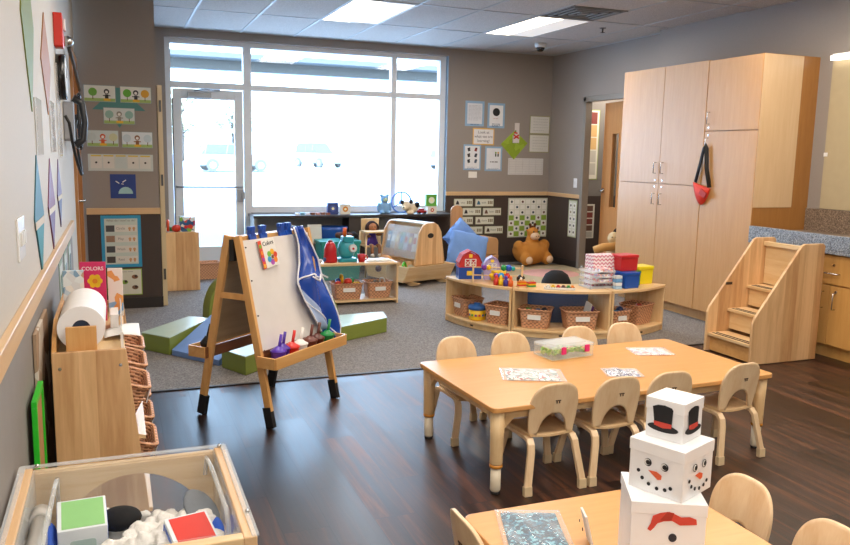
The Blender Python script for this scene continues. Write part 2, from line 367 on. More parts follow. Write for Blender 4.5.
for y in (.392,.60): q.bb(-.028,.028,y,y+.012,.81,1.73)
for z in (.81,1.72): q.bb(-.028,.028,.392,.612,z,z+.012)
q.build('pane_frame',dl)
q=MB(steel); q.cyl((-.022,.82,1.02),(-.035,.82,1.02),.03); q.tube([(-.03,.82,1.02),(-.07,.82,1.02),(-.075,.80,1.02),(-.075,.70,1.015)],.014); q.build('door_handle',dl)

# windows and glass door (plane Y=9.5)
YW=9.5; fm=plain('#dde0e3',.5)
f=MB(fm); fr=lambda x0,x1,z0,z1,d=.05: f.bb(x0,x1,YW-d,YW+d,z0,z1)
fr(.56,.625,0,2.66); fr(1.43,1.52,0,2.66); fr(3.25,3.315,.77,2.605); fr(3.90,3.98,.7,2.66)
for a,b in ((.625,1.43),(1.52,3.90)): fr(a,b,2.605,2.66,.048)
fr(.625,1.43,2.12,2.19,.046); fr(1.52,3.25,2.12,2.185,.046); fr(3.315,3.90,2.12,2.185,.046); fr(1.52,3.90,.70,.77,.048)
S('window_1_frame',f)
for i,(x0,x1,z0,z1) in enumerate(((.625,1.43,2.19,2.605),(1.52,3.245,2.185,2.605),(3.32,3.90,2.185,2.605),(1.52,3.245,.77,2.12),(3.32,3.90,.77,2.12)),1):
    S('window_%d'%i,MB(glass).bb(x0,x1,YW-.006,YW+.006,z0,z1))
S('trim_10',MB(plain('#9fb3c4',.6)).bb(3.98,3.985,WB,YW,.71,2.66))  # window reveal, sky-blue daylight put into its colour
f=MB(fm); y0,y1=YW-.03,YW+.03
f.bb(.64,.735,y0,y1,.02,2.11); f.bb(1.325,1.42,y0,y1,.02,2.11); f.bb(.735,1.325,y0,y1,.02,.30); f.bb(.735,1.325,y0,y1,2.0,2.11)
dd=bpy.data.objects.new('door_1',None); COL.objects.link(dd); dd['kind']='structure'
f.build('door_stile_frame',dd,bev=.003)
MB(glass).bb(.735,1.325,YW-.005,YW+.005,.30,2.0).build('door_pane',dd)
q=MB(alum); q.tube([(.66,YW-.03,1.0),(.66,YW-.075,1.0),(1.40,YW-.075,1.0),(1.40,YW-.03,1.0)],.011); q.bb(1.335,1.415,YW-.06,YW-.03,.83,.97); q.bb(1.39,1.42,YW-.09,YW-.03,.86,.94); q.build('push_bar',dd)
q=MB(alum); q.bb(.80,1.06,YW-.085,YW-.03,2.015,2.075); q.tube([(.88,YW-.06,2.09),(.98,YW-.2,2.1),(1.16,YW-.06,2.105)],.010); q.build('door_closer',dd)
q=MB(plain('#1d1d1f',.6)); q.bb(.632,.639,YW-.05,YW+.03,.1,2.0); q.build('hinge_strip',dd)
# left wall door, behind: leaf closed in left wall
dn=bpy.data.objects.new('door_3',None); COL.objects.link(dn); dn['kind']='structure'
MB(dw).bb(WL-.08,WL-.035,6.47,7.29,.01,2.08).build('door_leaf',dn)
q=MB(wood('#9c6a36','#b98148','Z',name='door_casing')); q.bb(WL-.12,WL+.02,6.40,6.47,0,2.15); q.bb(WL-.12,WL+.02,7.29,7.36,0,2.15); q.bb(WL-.12,WL+.02,6.40,7.36,2.08,2.15); q.build('door_casing',dn)
q=MB(steel); q.cyl((WL-.035,6.55,1.02),(WL-.02,6.55,1.02),.03); q.tube([(WL-.03,6.55,1.02),(WL+.05,6.55,1.02),(WL+.055,6.60,1.02),(WL+.055,6.66,1.02)],.010); q.build('door_handle',dn)
# open door edge behind pier
dn=bpy.data.objects.new('door_4',None); COL.objects.link(dn); dn['kind']='structure'
MB(wood('#cbb389','#ddc9a4','Z',name='pale_door')).bb(.372,.412,7.42,8.17,.01,1.98).build('door_leaf',dn)
q=MB(plain('#555555',.4,metal=.6)); 
for z in (.25,1.1,1.75): q.bb(.384,.402,7.413,7.42,z,z+.1)
q.each('hinge',dn)

# ceiling lights
def troffer(x,y,label):
    t=thing('ceiling_light',label,'ceiling light',(x,y,CZ),0,'recessed fluorescent troffers')
    q=MB(plain('#d6d4d0',.5)); z=-.008
    q.bb(-.3,.3,-.605,-.585,z,0); q.bb(-.3,.3,.585,.605,z,0); q.bb(-.3,-.285,-.6,.6,z,0); q.bb(.285,.3,-.6,.6,z,0); q.build('frame',t)
    q=MB(emis('#fff1dc',LAMP)); q.bb(-.285,.0,-.585,.585,-.005,-.002); q.build('diffuser',t)
    q=MB(emis('#f1ece6',.45)); q.bb(.0,.285,-.585,.585,-.004,-.001); q.build('reflector',t)
LAMP=5.5
troffer(2.305,7.46,'recessed fluorescent light in the ceiling left of centre, nearer the glass door')
troffer(4.135,7.46,'recessed fluorescent light in the ceiling beside the air vent')
t=thing('ceiling_vent','square metal air vent in the ceiling touching a light','vent',(4.135,6.55,CZ))
q=MB(plain('#77797a',.5)); 
for s in (-.29,.27): q.bb(-.3,.3,s,s+.02,-.008,0); q.bb(s,s+.02,-.3,.3,-.008,0)
q.build('frame',t); MB(plain('#2e3032',.7)).bb(-.27,.27,-.27,.27,-.003,-.001).build('backing',t)
q=MB(plain('#8b8e90',.5))
for r in (.24,.17,.10):
    for a,b,c,d in ((-r,r,-r,-r+.022),(-r,r,r-.022,r),(-r,-r+.022,-r+.022,r-.022),(r-.022,r,-r+.022,r-.022)): q.bb(a,b,c,d,-.012,-.004)
q.bb(-.04,.04,-.04,.04,-.012,-.004); q.build('louvre',t)
t=thing('security_camera','small dome security camera on the ceiling near the back corner','camera',(4.78,8.47,CZ))
MB(plain('#d8d8d8',.4)).lathe([(.0,-.05),(.06,-.05),(.068,-.03),(.07,0)]).build('housing',t)
MB(plain('#15110f',.15)).lathe([(0.001,-.098),(.03,-.092),(.047,-.075),(.054,-.05)]).build('dome',t)
t=thing('sprinkler_head','small metal sprinkler head on the ceiling before the cabinets','sprinkler',(4.78,7.18,CZ))
MB(plain('#6d6762',.4)).lathe([(.03,-.006),(.035,0)]).build('escutcheon',t); q=MB(plain('#4b423c',.4,metal=.6)); q.cyl((0,0,-.006),(0,0,-.045),.008); q.lathe([(.002,-.05),(.022,-.048),(.022,-.044),(.002,-.042)]); q.build('deflector',t)

# light switch plates
def plate(label,cat,loc,rz,wd,hg,n):
    t=thing('switch_plate',label,cat,loc,rz)
    MB(whiteg).bb(-wd/2,wd/2,-.006,0,-hg/2,hg/2).build('plate',t,bev=.002)
    for i in range(n):
        x=(i-(n-1)/2)*.046; MB(plain('#dddcd8',.3)).bb(x-.008,x+.008,-.013,-.004,-.02,.022).build('toggle',t,bev=.002)
plate('white triple light switch plate on the left wall above the rail','light switch',(WL,2.70,1.14),LEFT,.17,.13,3)
plate('white light switch beside the right door frame','light switch',(XR,8.70,1.10),RIGHT,.075,.12,1)

# ------------------------------------------------------------------ tall cabinets + counter
CX=4.78
def pull(mb,x,y,z,h=.1):
    mb.tube([(x,y,z-h/2),(x-.028,y,z-h/2),(x-.028,y,z+h/2),(x,y,z+h/2)],.0045,8)
t=thing('tall_cabinet','tall double-door maple storage cabinet nearest the back corner, four doors','cabinet',(0,0,0),0)
q=MB(cabm); q.bb(CX+.022,XR2-.001,5.54,6.75,.1,2.27); q.build('body',t)
MB(cabm).bb(CX+.07,XR2-.001,5.54,6.75,0.004,.1).build('kick',t)
for (y0,y1,z0,z1) in ((5.543,6.118,1.198,2.27),(6.122,6.748,1.198,2.27),(5.543,6.118,.102,1.192),(6.122,6.748,.102,1.192)):
    d=MB(cabm).bb(CX,CX+.02,y0,y1,z0,z1).build('door',t,bev=.002)
    y=y0+.05 if y0>6 else y1-.05; z=1.34 if z0>1 else 1.05
    q=MB(steel); pull(q,CX,y,z); q.build('handle',d)
    q=MB(steel); q.cyl((CX+.001,y,1.225 if z0>1 else 1.165),(CX-.004,y,1.225 if z0>1 else 1.165),.008,n=12); q.each('lock',d)
t=thing('tall_cabinet','tall single-width maple cabinet with the red bag hanging on it','cabinet',(0,0,0),0)
YS=4.922
q=MB(cabm); q.bb(CX+.022,XR2-.001,YS+.02,5.537,.1,2.265); q.build('body',t)
MB(cabm).bb(CX+.07,XR2-.001,YS+.02,5.537,0.004,.1).build('kick',t)
MB(cabo).bb(CX+.003,XR2-.001,YS,YS+.02,.004,2.265).build('side_panel',t)
MB(wood('#ccab82','#d8ba94','Z',scale=7,name='pale_side')).bb(CX+.003,5.19,YS-.004,YS,1.05,2.262).build('side_pale_area',t)  # lighter area on the cabinet side, stopping short of back and bottom
for (z0,z1,hz) in ((1.672,2.263,1.78),(.102,1.665,1.56)):
    d=MB(cabm).bb(CX,CX+.02,YS+.003,5.535,z0,z1).build('door',t,bev=.002)
    q=MB(steel); pull(q,CX,5.49,hz); q.build('handle',d)
    q=MB(steel); z=1.70 if z0>1.6 else 1.635; q.cyl((CX+.001,5.49,z),(CX-.004,5.49,z),.008,n=12); q.each('lock',d)
# red pouch hanging
t=thing('waist_bag','red waist pouch with a black strap hanging from a tall cabinet handle','bag',(CX-.012,5.49,1.15))
q=MB(plain('#dd3418',.6))
def pouch(u,v):
    a=PI*u; r=.155; x=.0; y=.13-u*.22; dz=-.17*sin(a)**.8*v - .05*u
    bul=.028*sin(PI*v)*sin(a)
    return Vector((-.008-bul,y,.08+dz)),Vector((-.002,y,.08+dz))
q.sheet(pouch,16,8); q.build('pouch',t)
q=MB(plain('#b32617',.6)); q.box((-.03,-.035,-.015),(.015,.08,.05),(0.5,0,0)); q.build('front_pocket',t)
q=MB(plain('#151415',.7)); q.tube([(-.006,.10,.08),(-.012,.05,.23),(-.016,.01,.37),(-.014,-.005,.40),(-.012,-.02,.37),(-.01,-.035,.2),(-.006,-.08,.04)],.01,6,flat=(.007,.02)); q.build('strap',t)

gran=speckle('#4c5058','#7e8793','#a9b0b8',150,.35,name='granite_laminate'); gran2=speckle('#4d423a','#796859','#a08d7a',150,.3,name='granite_brown')
t=thing('base_cabinet','low maple sink cabinet with two doors and a drawer under the speckled counter','cabinet',(0,0,0))
lowm=wood('#c8934e','#d8a660','Z',scale=9,name='low_cabinet')
q=MB(lowm); q.bb(4.822,XR2-.001,3.45,YS-.001,.1,.765); q.build('body',t)
MB(lowm).bb(4.86,XR2-.001,3.45,YS-.001,0,.1).build('kick',t)
for (y0,y1) in ((3.68,4.128),(4.132,4.58)):
    d=MB(lowm).bb(4.80,4.82,y0,y1,.105,.54).build('door',t,bev=.002); y=y1-.05 if y0<4 else y0+.05
    q=MB(steel); pull(q,4.80,y,.43,.12); q.build('handle',d)
    if y0<4:
        q=MB(steel); q.cyl((4.80,y,.50),(4.795,y,.50),.009,n=12); q.each('lock',d)
d=MB(lowm).bb(4.80,4.82,3.68,4.58,.55,.76).build('drawer',t,bev=.002)
q=MB(steel); q.tube([(4.80,4.06,.63),(4.772,4.06,.63),(4.772,4.17,.63),(4.80,4.17,.63)],.0045,8); q.cyl((4.80,4.115,.69),(4.795,4.115,.69),.009,n=12); q.build('handle',d)
MB(lowm).bb(4.80,4.82,4.585,YS-.003,.105,.76).build('filler_panel',t,bev=.002)
q=MB(gran); q.bb(4.765,XR2-.001,3.45,YS-.001,.77,.80); q.bb(4.765,4.80,3.45,YS-.001,.80,.905); q.bb(4.80,XR2-.02,3.45,4.35,.80,.885,mat=gran2); q.bb(4.80,XR2-.02,4.35,YS-.001,.80,.862,mat=gran2)  # grazing light on the counter surface is put into the brown slabs
tag(q.build('countertop',None,bev=.003),'blue-grey speckled counter top with a raised front edge behind the wooden steps','counter')
tag(MB(gran2).bb(XR2-.02,XR2-.0005,3.45,YS-.002,.80,1.045).build('backsplash',None,bev=.003),'brown speckled backsplash strip standing behind the counter under the mirror','backsplash')
t=thing('mirror_panel','mirror on the right wall above the counter, its reflection painted glossy beige','mirror',(XR2-.001,4.79,1.05))  # mirror: the reflected room tone is put into the beige colour
MB(plain('#b9ab8c',.12,coat=.4)).bb(-.008,0,-1.3,0,0,1.17).build('mirror_face',t)
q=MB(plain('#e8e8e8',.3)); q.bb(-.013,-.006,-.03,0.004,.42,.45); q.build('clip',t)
t=thing('mirror_glint','slim glowing strip added as the ceiling light reflected at the top of the mirror','reflection',(XR2-.001,4.78,2.225)); MB(emis('#fff6ea',4)).bb(-.05,-.004,-1.25,0,0,.035).build('glow_strip',t); MB(white).bb(-.03,0,-1.25,0,.036,.05).build('strip_cap',t)  # added glowing strip, stands for a ceiling light reflected in the mirror

# ------------------------------------------------------------------ wooden steps (toddler stair to the counter)
t=thing('step_unit','maple toddler stairs with high side panels leading up to the counter','steps',(0,0,0),0)
sx0,sx1=4.09,4.70
poly=[(sx0,0.005),(sx1,0.005),(sx1,.835),(sx1-.02,.85),(sx1-.19,.85),(sx1-.215,.84),(sx0+.015,.34),(sx0,.30)]
for y in (4.125,4.575): MB(blockwoodZ).prism(poly,'Y',y-.011,y+.011).build('side_panel',t,bev=.004)
for k,(x,z) in enumerate(((4.10,.145),(4.27,.32),(4.44,.49))):
    d=MB(mapleY).bb(x,x+.19,4.137,4.563,z-.022,z).build('tread',t,bev=.003)
    q=MB(plain('#2b2420',.8)); 
    for a in (.02,.055): q.bb(x+a,x+a+.018,4.16,4.54,z,z+.0015)
    q.each('grip_strip',d)
    MB(pineX if k==0 else mapleY).bb(x+.03,x+.042,4.137,4.563,max(.01,z-.155),z-.022).build('riser',t)
MB(mapleY).bb(sx1-.1,sx1-.085,4.137,4.563,.50,.80).build('back_board',t)
MB(mapleY).bb(sx1-.125,sx1-.08,4.137,4.563,.79,.82).build('back_rail',t)
MB(plain('#3c2a1c')).bb(4.24,4.30,4.562,4.564,.50,.52).build('maker_mark',t)

# ------------------------------------------------------------------ tables
def make_table(label,loc,L,W,H=.39):
    t=thing('play_table',label,'table',loc)
    q=MB(tabletop_m); q.rbox(-L/2,L/2,-W/2,W/2,H-.022,H,.03); q.build('tabletop',t,bev=.004)
    ap=MB(mapleX); d=.045
    for y in (-W/2+d,W/2-d): ap.bb(-L/2+d,L/2-d,y-.009,y+.009,H-.062,H-.022)
    for x in (-L/2+d,L/2-d): ap.bb(x-.009,x+.009,-W/2+d,W/2-d,H-.062,H-.022)
    for sx in (-1,1):
        for sy in (-1,1):
            for ax in (0,1):
                x=sx*(L/2-d); y=sy*(W/2-d)
                if ax==0: pts=[(x-sx*.02,H-.062),(x-sx*.075,H-.062),(x-sx*.02,H-.115)]; ap.prism(pts,'Y',y-.008,y+.008)
                else: pts=[(y-sy*.02,H-.062),(y-sy*.075,H-.062),(y-sy*.02,H-.115)]; ap.prism(pts,'X',x-.008,x+.008)
    ap.build('apron',t)
    for sx in (-1,1):
        for sy in (-1,1):
            x=sx*(L/2-d); y=sy*(W/2-d)
            l=MB(mapleZ).lathe([(.026,.13),(.028,.14),(.029,.25),(.033,H-.022)],(x,y,0),20).build('leg',t)
            MB(plain('#d08a2e',.4)).lathe([(.0285,.118),(.0285,.131)],(x,y,0),20).build('height_ring',l)
            MB(plain('#e8dcc3',.35)).lathe([(.019,.012),(.023,.02),(.0225,.12)],(x,y,0),18).build('leg_extension',l)
            MB(plain('#2d2826',.6)).lathe([(.02,.0),(.021,.012)],(x,y,0),18).build('foot_pad',l)
    return t
make_table('long low maple table in the middle of the room with the clear bin on it',(2.185,3.20,0),1.57,.79).rotation_euler=(0,0,rad(2.2))
make_table('nearest low maple table carrying the stack of snowman boxes',(1.265,1.195,0),.73,1.50)

# ------------------------------------------------------------------ chairs (face +y, back at -y)
def make_chair(label):
    t=thing('toddler_chair',label,'chair',group='small birch chairs around the play tables')
    SH=.25
    q=MB(wood('#c9a070','#e0c194','Y',name='seat_ply'))
    def seat(u,v):
        w=.108+.018*v; x=(u*2-1)*w; y=-.115+.25*v; z=SH-.012*cos((u*2-1)*1.4)+.004-.02*max(0,v-.85)/.15*.6
        if v<.02 or v>.98: x*=.96
        return Vector((x,y,z)),Vector((x,y,z-.011))
    q.sheet(seat,10,10); q.build('seat',t)
    q=MB(chairwood); ZB,ZT=.245,.480
    def back(u,v):
        a=-cos(PI*u); hw=.118; x=a*hw*(1-.10*(1-v)**2) 
        top=.37+(ZT-.37)*(max(0,1-abs(a)**3.2))**.5
        cut=.66; bot=ZB+(.098*(1-(a/cut)**2)**.5 if abs(a)<cut else 0) 
        if abs(a)>=cut: bot=ZB-.02*((abs(a)-cut)/(1-cut))*0
        z=bot+(top-bot)*v
        y=-.122-.045*(max(0,z-.25)/.25)**1.3-.018*cos(a*1.35)+.016
        return Vector((x,y+.010,z)),Vector((x,y,z))
    q.sheet(back,40,14); q.build('backrest',t)
    q=MB(plain('#4b3321',.7))
    for dx in (-.008,.004): q.bb(dx,dx+.005,-.1595,-.1573,.392,.403)
    q.bb(-.012,.013,-.1600,-.1578,.402,.406); q.build('maker_mark',t)
    for s in (-1,1):
        for r in (-1,1):
            q=MB(chairwood); x0=s*.104; x1=s*.134
            if r<0: pts=[(x0,0,SH-.020),(x0,-.085,SH-.020),(x0+s*.001,-.112,SH-.024),(x0+s*.003,-.130,SH-.042),(x0+s*.006,-.138,SH-.075),(x1,-.163,.03),(x1,-.165,0)]
            else: pts=[(x0,0,SH-.022),(x0,.06,SH-.022),(x0,.088,SH-.030),(x0+s*.002,.105,SH-.055),(x0+s*.004,.112,SH-.09),(x1,.13,.03),(x1,.132,0)]
            q.tube(pts,.015,4,flat=(.016,.0085),sm=False)
            l=q.build('leg',t,bev=.002)
            p=pts[-2]; q=MB(plain('#dcc39b',.5)); q.tube([(p[0],p[1]*.995,.042),(pts[-1][0],pts[-1][1],0)],.02,4,flat=(.0185,.0115),sm=False); q.build('foot_cap',l,bev=.002)
    return t
ch=make_chair('small birch chair nearest the orange-ringed left leg, camera side of the long table')
ch.location=(1.71,2.915,0)
def put(label,x,y,rz): return copy_tree(ch,label,(x,y,0),rz)
put('small birch chair on the camera side of the long table, second from its left end',2.03,2.915,0)
put('small birch chair at the long table, partly hidden by the snowman boxes',2.32,2.915,rad(-3))
put('small birch chair at the right end of the camera side of the long table',2.73,2.93,rad(4))
put('small birch chair on the far side of the long table, at its left end',1.64,3.52,PI+rad(4))
put('small birch chair on the far side of the long table, second from left',1.955,3.53,PI)
put('small birch chair across the long table directly behind the clear plastic bin',2.40,3.55,PI)
put('small birch chair on the far side of the long table, rightmost, before the curved shelf',2.71,3.56,PI)
put('small birch chair just right of the snowman boxes at the near table',1.585,1.71,PI/2)
put('small birch chair in the bottom right corner of the photo',1.585,1.39,PI/2)
put('small birch chair tucked at the left edge of the near table, seen edge-on',.975,1.77,-PI/2)

# ------------------------------------------------------------------ snowman boxes
sw=plain('#f3f3f4',.45); T2=.3905
def rotz(a): return Matrix.Rotation(a,4,'Z')
def gift_box(label,c,z0,z1,wd,a,lid=.03):
    t=thing('gift_box',label,'box',(c[0],c[1],z0),a)
    h=z1-z0; MB(sw).bb(-wd/2+.002,wd/2-.002,-wd/2+.002,wd/2-.002,0,h-.004).build('box_body',t,bev=.001)
    MB(sw).bb(-wd/2,wd/2,-wd/2,wd/2,h-lid,h).build('lid',t,bev=.0015)
    return t
def disc(mb,x,z,r,mat,y,rz=1,n=20,axis='Y',t=.0008):
    mb.prism([(x+r*cos(2*PI*i/n),z+r*rz*sin(2*PI*i/n)) for i in range(n)],axis,y-t,y,mat)
bk=plain('#1b1b1e',.6); org=plain('#e2643a',.6); redm=plain('#d2483a',.6); bl=plain('#2a2d3a',.6)
# bottom box
w0=.176; b1=gift_box('large bottom box of the snowman stack with a red scarf drawn on it',(1.221,1.473),T2,.625,w0,rad(-27.5))
q=MB(); y=-w0/2-.0003
scarf=[(-.045,.118),(-.040,.138),(-.022,.146),(.0,.150),(.012,.146),(.03,.138),(.052,.140),(.068,.135),(.070,.122),(.05,.120),(.028,.118),(.008,.128),(-.012,.126),(-.028,.120),(-.036,.108),(-.044,.100),(-.052,.104)]
q.X=Matrix.Translation((0,0,.064))@Matrix.Diagonal((.92,1,1,1)); q.prism(scarf,'Y',y-.001,y,redm); q.prism([(-.022,.128),(-.005,.150),(.012,.148),(.006,.128)],'Y',y-.0016,y-.001,plain('#ad3226',.6))
disc(q,.012,.086,.0105,bl,y); disc(q,.012,.045,.0105,bl,y); q.build('scarf_picture',b1)
q=MB(); x=-w0/2-.0003; q.X=Matrix.Translation((0,0,.064))@Matrix.Diagonal((.92,1,1,1))
q.prism([(-.05,.14),(.0,.150),(.045,.13),(.05,.115),(.01,.128),(-.04,.118),(-.052,.09),(-.06,.10)],'X',x-.001,x,redm)
for z in (.085,.05,.02): disc(q,0,z,.008,plain('#8d5a3a'),x,axis='X')
q.build('scarf_picture',b1)
# middle box
w1=.146; b2=gift_box('middle white box of the snowman stack with eyes, carrot nose and dotted smile',(1.243,1.476),.6255,.75,w1,rad(22))
c=.0
def face(axis,off,sgn):
    q=MB(); 
    def D(u,z,r,m,lift=0,rz=1):
        o=off+(-1 if off<0 else 1)*lift; disc(q,u,z,r,m,o if off<0 else o+.0008,rz,axis=axis)
    for u in (-.022,.022):
        uu=u+.002
        D(uu,.075,.0098,bk); D(uu-.0015,.0755,.0078,white,.0008); D(uu+.001,.0755,.0058,bk,.0016)
    t0=off-.001 if off<0 else off; q.prism([(-.018,.056),(.004,.058),(.018,.052),(.017,.042),(.008,.039)],axis,t0,t0+.001,org)
    for u,z in ((-.044,.048),(-.033,.032),(-.015,.022),(.007,.017),(.028,.020),(.042,.028)): D(u,z,.0046,bk)
    return q
# the box's local -x side faces the camera's left and its -y side the right
w=face('X',-w1/2-.0003,1)
def mirror(mb):
    mb.v=[(a,-b,c2) for a,b,c2 in mb.v]; mb.f=[f[::-1] for f in mb.f]; return mb
mirror(w).build('face_picture',b2)
face('Y',-w1/2-.0003,1).build('face_picture',b2)
# top box
w2=.101; b3=gift_box('small top box of the snowman stack with a black top hat drawn on it',(1.255,1.49),.7505,.85,w2,rad(24))
def hat(axis,off):
    q=MB(); q.prism([(-.024,.034),(-.031,.078),(-.018,.084),(.0,.086),(.018,.083),(.022,.078),(.020,.034)],axis,off-.001,off,bk)
    q.prism([(-.0245,.033),(-.026,.043),(.0205,.043),(.020,.033),(-.002,.029)],axis,off-.0018,off-.001,redm)
    n=24; q.prism([(-.002+.040*cos(2*PI*i/n),.029+.010*sin(2*PI*i/n)) for i in range(n)],axis,off-.0013,off,bk)
    return q
mirror(hat('X',-w2/2-.0003)).build('hat_picture',b3); hat('Y',-w2/2-.0003).build('hat_picture',b3)
t=thing('craft_tray','small folded white paper shape with black dots left of the snowman boxes','paper craft',(1.15,1.68,T2),rad(-20))
q=MB(white); q.box((0,0,.045),(.006,.06,.09),(0,rad(-14),0)); q.build('card',t); q=MB(bk); disc(q,0,.04,.005,bk,-.0035-.008,axis='X'); disc(q,.01,.06,.004,bk,-.0185,axis='X'); q.build('dots',t)

# ------------------------------------------------------------------ table-top items
def bag(name,label,cat,c,a,wd,dp,z,cols,scale,seed,h=.012):
    random.seed(seed); t=thing(name,label,cat,(c[0],c[1],z),a)
    ph=[random.random()*6 for _ in range(6)]
    def f(u,v,k=1):
        x=(u-.5)*wd;y=(v-.5)*dp; e=min(1,6*min(u,1-u))*min(1,6*min(v,1-v))
        return x,y,(.002+h*k*e*(.6+.25*sin(9*u+ph[0])*cos(7*v+ph[1])+.2*sin(17*u+ph[2]+6*v)))
    q=MB(patterned(cols,scale,.5,'bag_contents'))
    q.sheet(lambda u,v:(Vector(f(.08+.84*u,.08+.84*v,.85)),Vector((*f(.08+.84*u,.08+.84*v)[:2],.001))),18,14); q.build('contents',t)
    q=MB(clear('#f4f6fa',.9,.12)); q.sheet(lambda u,v:(Vector(f(u,v))+Vector((0,0,.004)),Vector(f(u,v))+Vector((0,0,.003))),20,16); q.build('plastic_cover',t)
    return t
bag('zip_bag','clear bag full of shiny blue tinsel on the near table','bag',(1.045,1.78),rad(-20),.19,.26,T2,['#0a4560','#1a6f8c','#083a50','#0f4a64','#6fb4c6','#125a78'],120,1,.016)
bag('zip_bag','clear bag of green and red pieces at the left of the long table','bag',(1.815,3.17),rad(-22),.30,.22,T2,['#e7e4df','#8fa79a','#c9cfc8','#b14a3f','#5f7d70','#ececea','#d8dad6'],75,2)
bag('zip_bag','flat bag with black, white and blue patterned paper near the table edge','bag',(2.255,3.07),rad(-20),.18,.15,T2,['#ececf2','#3a4476','#1f1f2c','#dfe1ea','#565c86'],110,3)
bag('zip_bag','flat bag with pale pink paper toward the right end of the long table','bag',(2.655,3.38),rad(-15),.22,.17,T2,['#efe6df','#e9b8b4','#f2efe9','#b7a5c0','#e6cbb8','#d77f77'],60,4,.008)
t=thing('storage_bin','clear plastic bin with pink latches holding green blocks on the long table','bin',(2.17,3.47,T2),rad(8))
cl=clear('#eef3f0',.85,.12)
q=MB(cl); W_,D_,H_=.27,.16,.06
for a in ((-W_/2,W_/2,-D_/2,-D_/2+.003),(-W_/2,W_/2,D_/2-.003,D_/2),(-W_/2,-W_/2+.003,-D_/2,D_/2),(W_/2-.003,W_/2,-D_/2,D_/2)): q.bb(*a,0.002,H_)
q.bb(-W_/2,W_/2,-D_/2,D_/2,0.001,.003); q.build('tub',t)
q=MB(clear('#f4f5f4',.75,.15)); q.rbox(-W_/2-.006,W_/2+.006,-D_/2-.006,D_/2+.006,H_,H_+.010,.015); q.bb(-W_/2+.03,W_/2-.03,-D_/2+.03,D_/2-.03,H_+.010,H_+.014); q.build('lid',t)
q=MB(plain('#e0267c',.4))
for x in (-.07,.085): q.bb(x-.013,x+.013,-D_/2-.012,-D_/2-.002,.03,.066)
q.each('latch',t)
random.seed(3)
q=MB()
for i in range(46):
    q.box((random.uniform(-.11,.11),random.uniform(-.06,.06),random.uniform(.012,.036)),(.022,.016,.011),(random.random()*3,random.random(),random.random()*3),mat=plain(random.choice(['#8cbf3a','#a7cf55','#6fa32c','#b9d97a'])))
o=q.build('building_pieces',None,loc=(2.17,3.47,T2+.0045),rot=(0,0,rad(8))); tag(o,'jumble of small green pieces inside the clear bin with pink latches','toy pieces'); o['kind']='stuff'

# ------------------------------------------------------------------ easel
ez=math.atan2(.384,.434)   # run of the boards
t=thing('art_easel','double-sided wooden easel with white board and paint trays in front of the play mats','easel',(.775,4.28,0),ez)
# local x along board, -y toward the camera side. ridge at y=0
LX=.298; HT=1.0; FT=.235
def legpt(s,z): return s*(.02+(FT-.02)*(1-z/HT))
for sx in (-1,1):
    for sy in (-1,1):
        q=MB(pinem); x=sx*LX; tilt=math.atan2(FT-.02,HT); 
        q.box((x,sy*(.02+FT)/2,HT/2+.04),(.022,.042,HT-.08),(sy*tilt,0,0)); l=q.build('leg',t,bev=.002)
        z=.055; q=MB(plain('#17171a',.6)); q.box((x,legpt(sy,z-.006),.058),(.028,.050,.11),(sy*tilt,0,0)); q.build('rubber_foot',l,bev=.002)
q=MB(pinem); 
for sx in (-1,1): q.bb(sx*LX-.009,sx*LX+.009,-.095,.095,.66,.69)
q.each('spreader',t)
q=MB(black); 
for sx in (-1,1): q.bb(sx*LX-.013+sx*.0,sx*LX+.013,-.014,.014,.86,.97)
q.each('hinge',t)
q=MB(pineX); q.bb(-LX+.01,LX-.01,-.028,.028,.955,.985); q.build('top_rail',t)
bw=plain('#e6e2df',.25)
for sy,mat in ((-1,bw),(1,wood('#8d7355','#a88d6c','X',name='board_back'))):
    q=MB(mat)
    z0,z1=.40,.965; y0,y1=legpt(sy,z0)+sy*.022,legpt(sy,z1)+sy*.022
    vs=[(-LX+.012,y0,z0),(LX-.012,y0,z0),(LX-.012,y1,z1),(-LX+.012,y1,z1)]
    if sy<0: q.add([Vector(p) for p in vs]+[Vector(p)+Vector((0,.008,0)) for p in vs],[(0,1,2,3),(7,6,5,4),(0,4,5,1),(1,5,6,2),(2,6,7,3),(3,7,4,0)])
    else: q.add([Vector(p) for p in vs]+[Vector(p)-Vector((0,.008,0)) for p in vs],[(3,2,1,0),(4,5,6,7),(1,5,4,0),(2,6,5,1),(3,7,6,2),(0,4,7,3)])
    q.build('drawing_board',t)
    q=MB(plain('#55504a',.4,metal=.5))
    for x in (-LX+.03,LX-.03):
        for z in (.40,.58,.76,.93): q.cyl((x,legpt(sy,z)+sy*.020,z),(x,legpt(sy,z)+sy*.027,z),.004,n=8)
    if sy<0: q.each('screws',t)
    # tray
    yb=legpt(sy,.34)+sy*.012; q=MB(pineX); ye=yb+sy*.115
    X0=LX+.03
    q.bb(-X0,X0,min(yb,ye),max(yb,ye),.325,.333); q.bb(-X0,X0,ye-.006,ye+.006,.325,.385); q.bb(-X0,X0,yb-.005,yb+.005,.325,.385,mat=wood('#6b4128','#8a5836','X'))
    for x in (-X0,X0): q.bb(x-.006,x+.006,min(yb,ye),max(yb,ye),.325,.385)
    q.build('paint_tray',t,bev=.002)
    if sy<0: MB(wood('#5a3524','#774930','X')).bb(-LX,LX,yb-.004,yb+.004,.385,.40).build('tray_back',t)
EZ=Matrix.Translation((.775,4.28,0))@rotz(ez)
def ezl(x,y,z): return EZ@Vector((x,y,z))
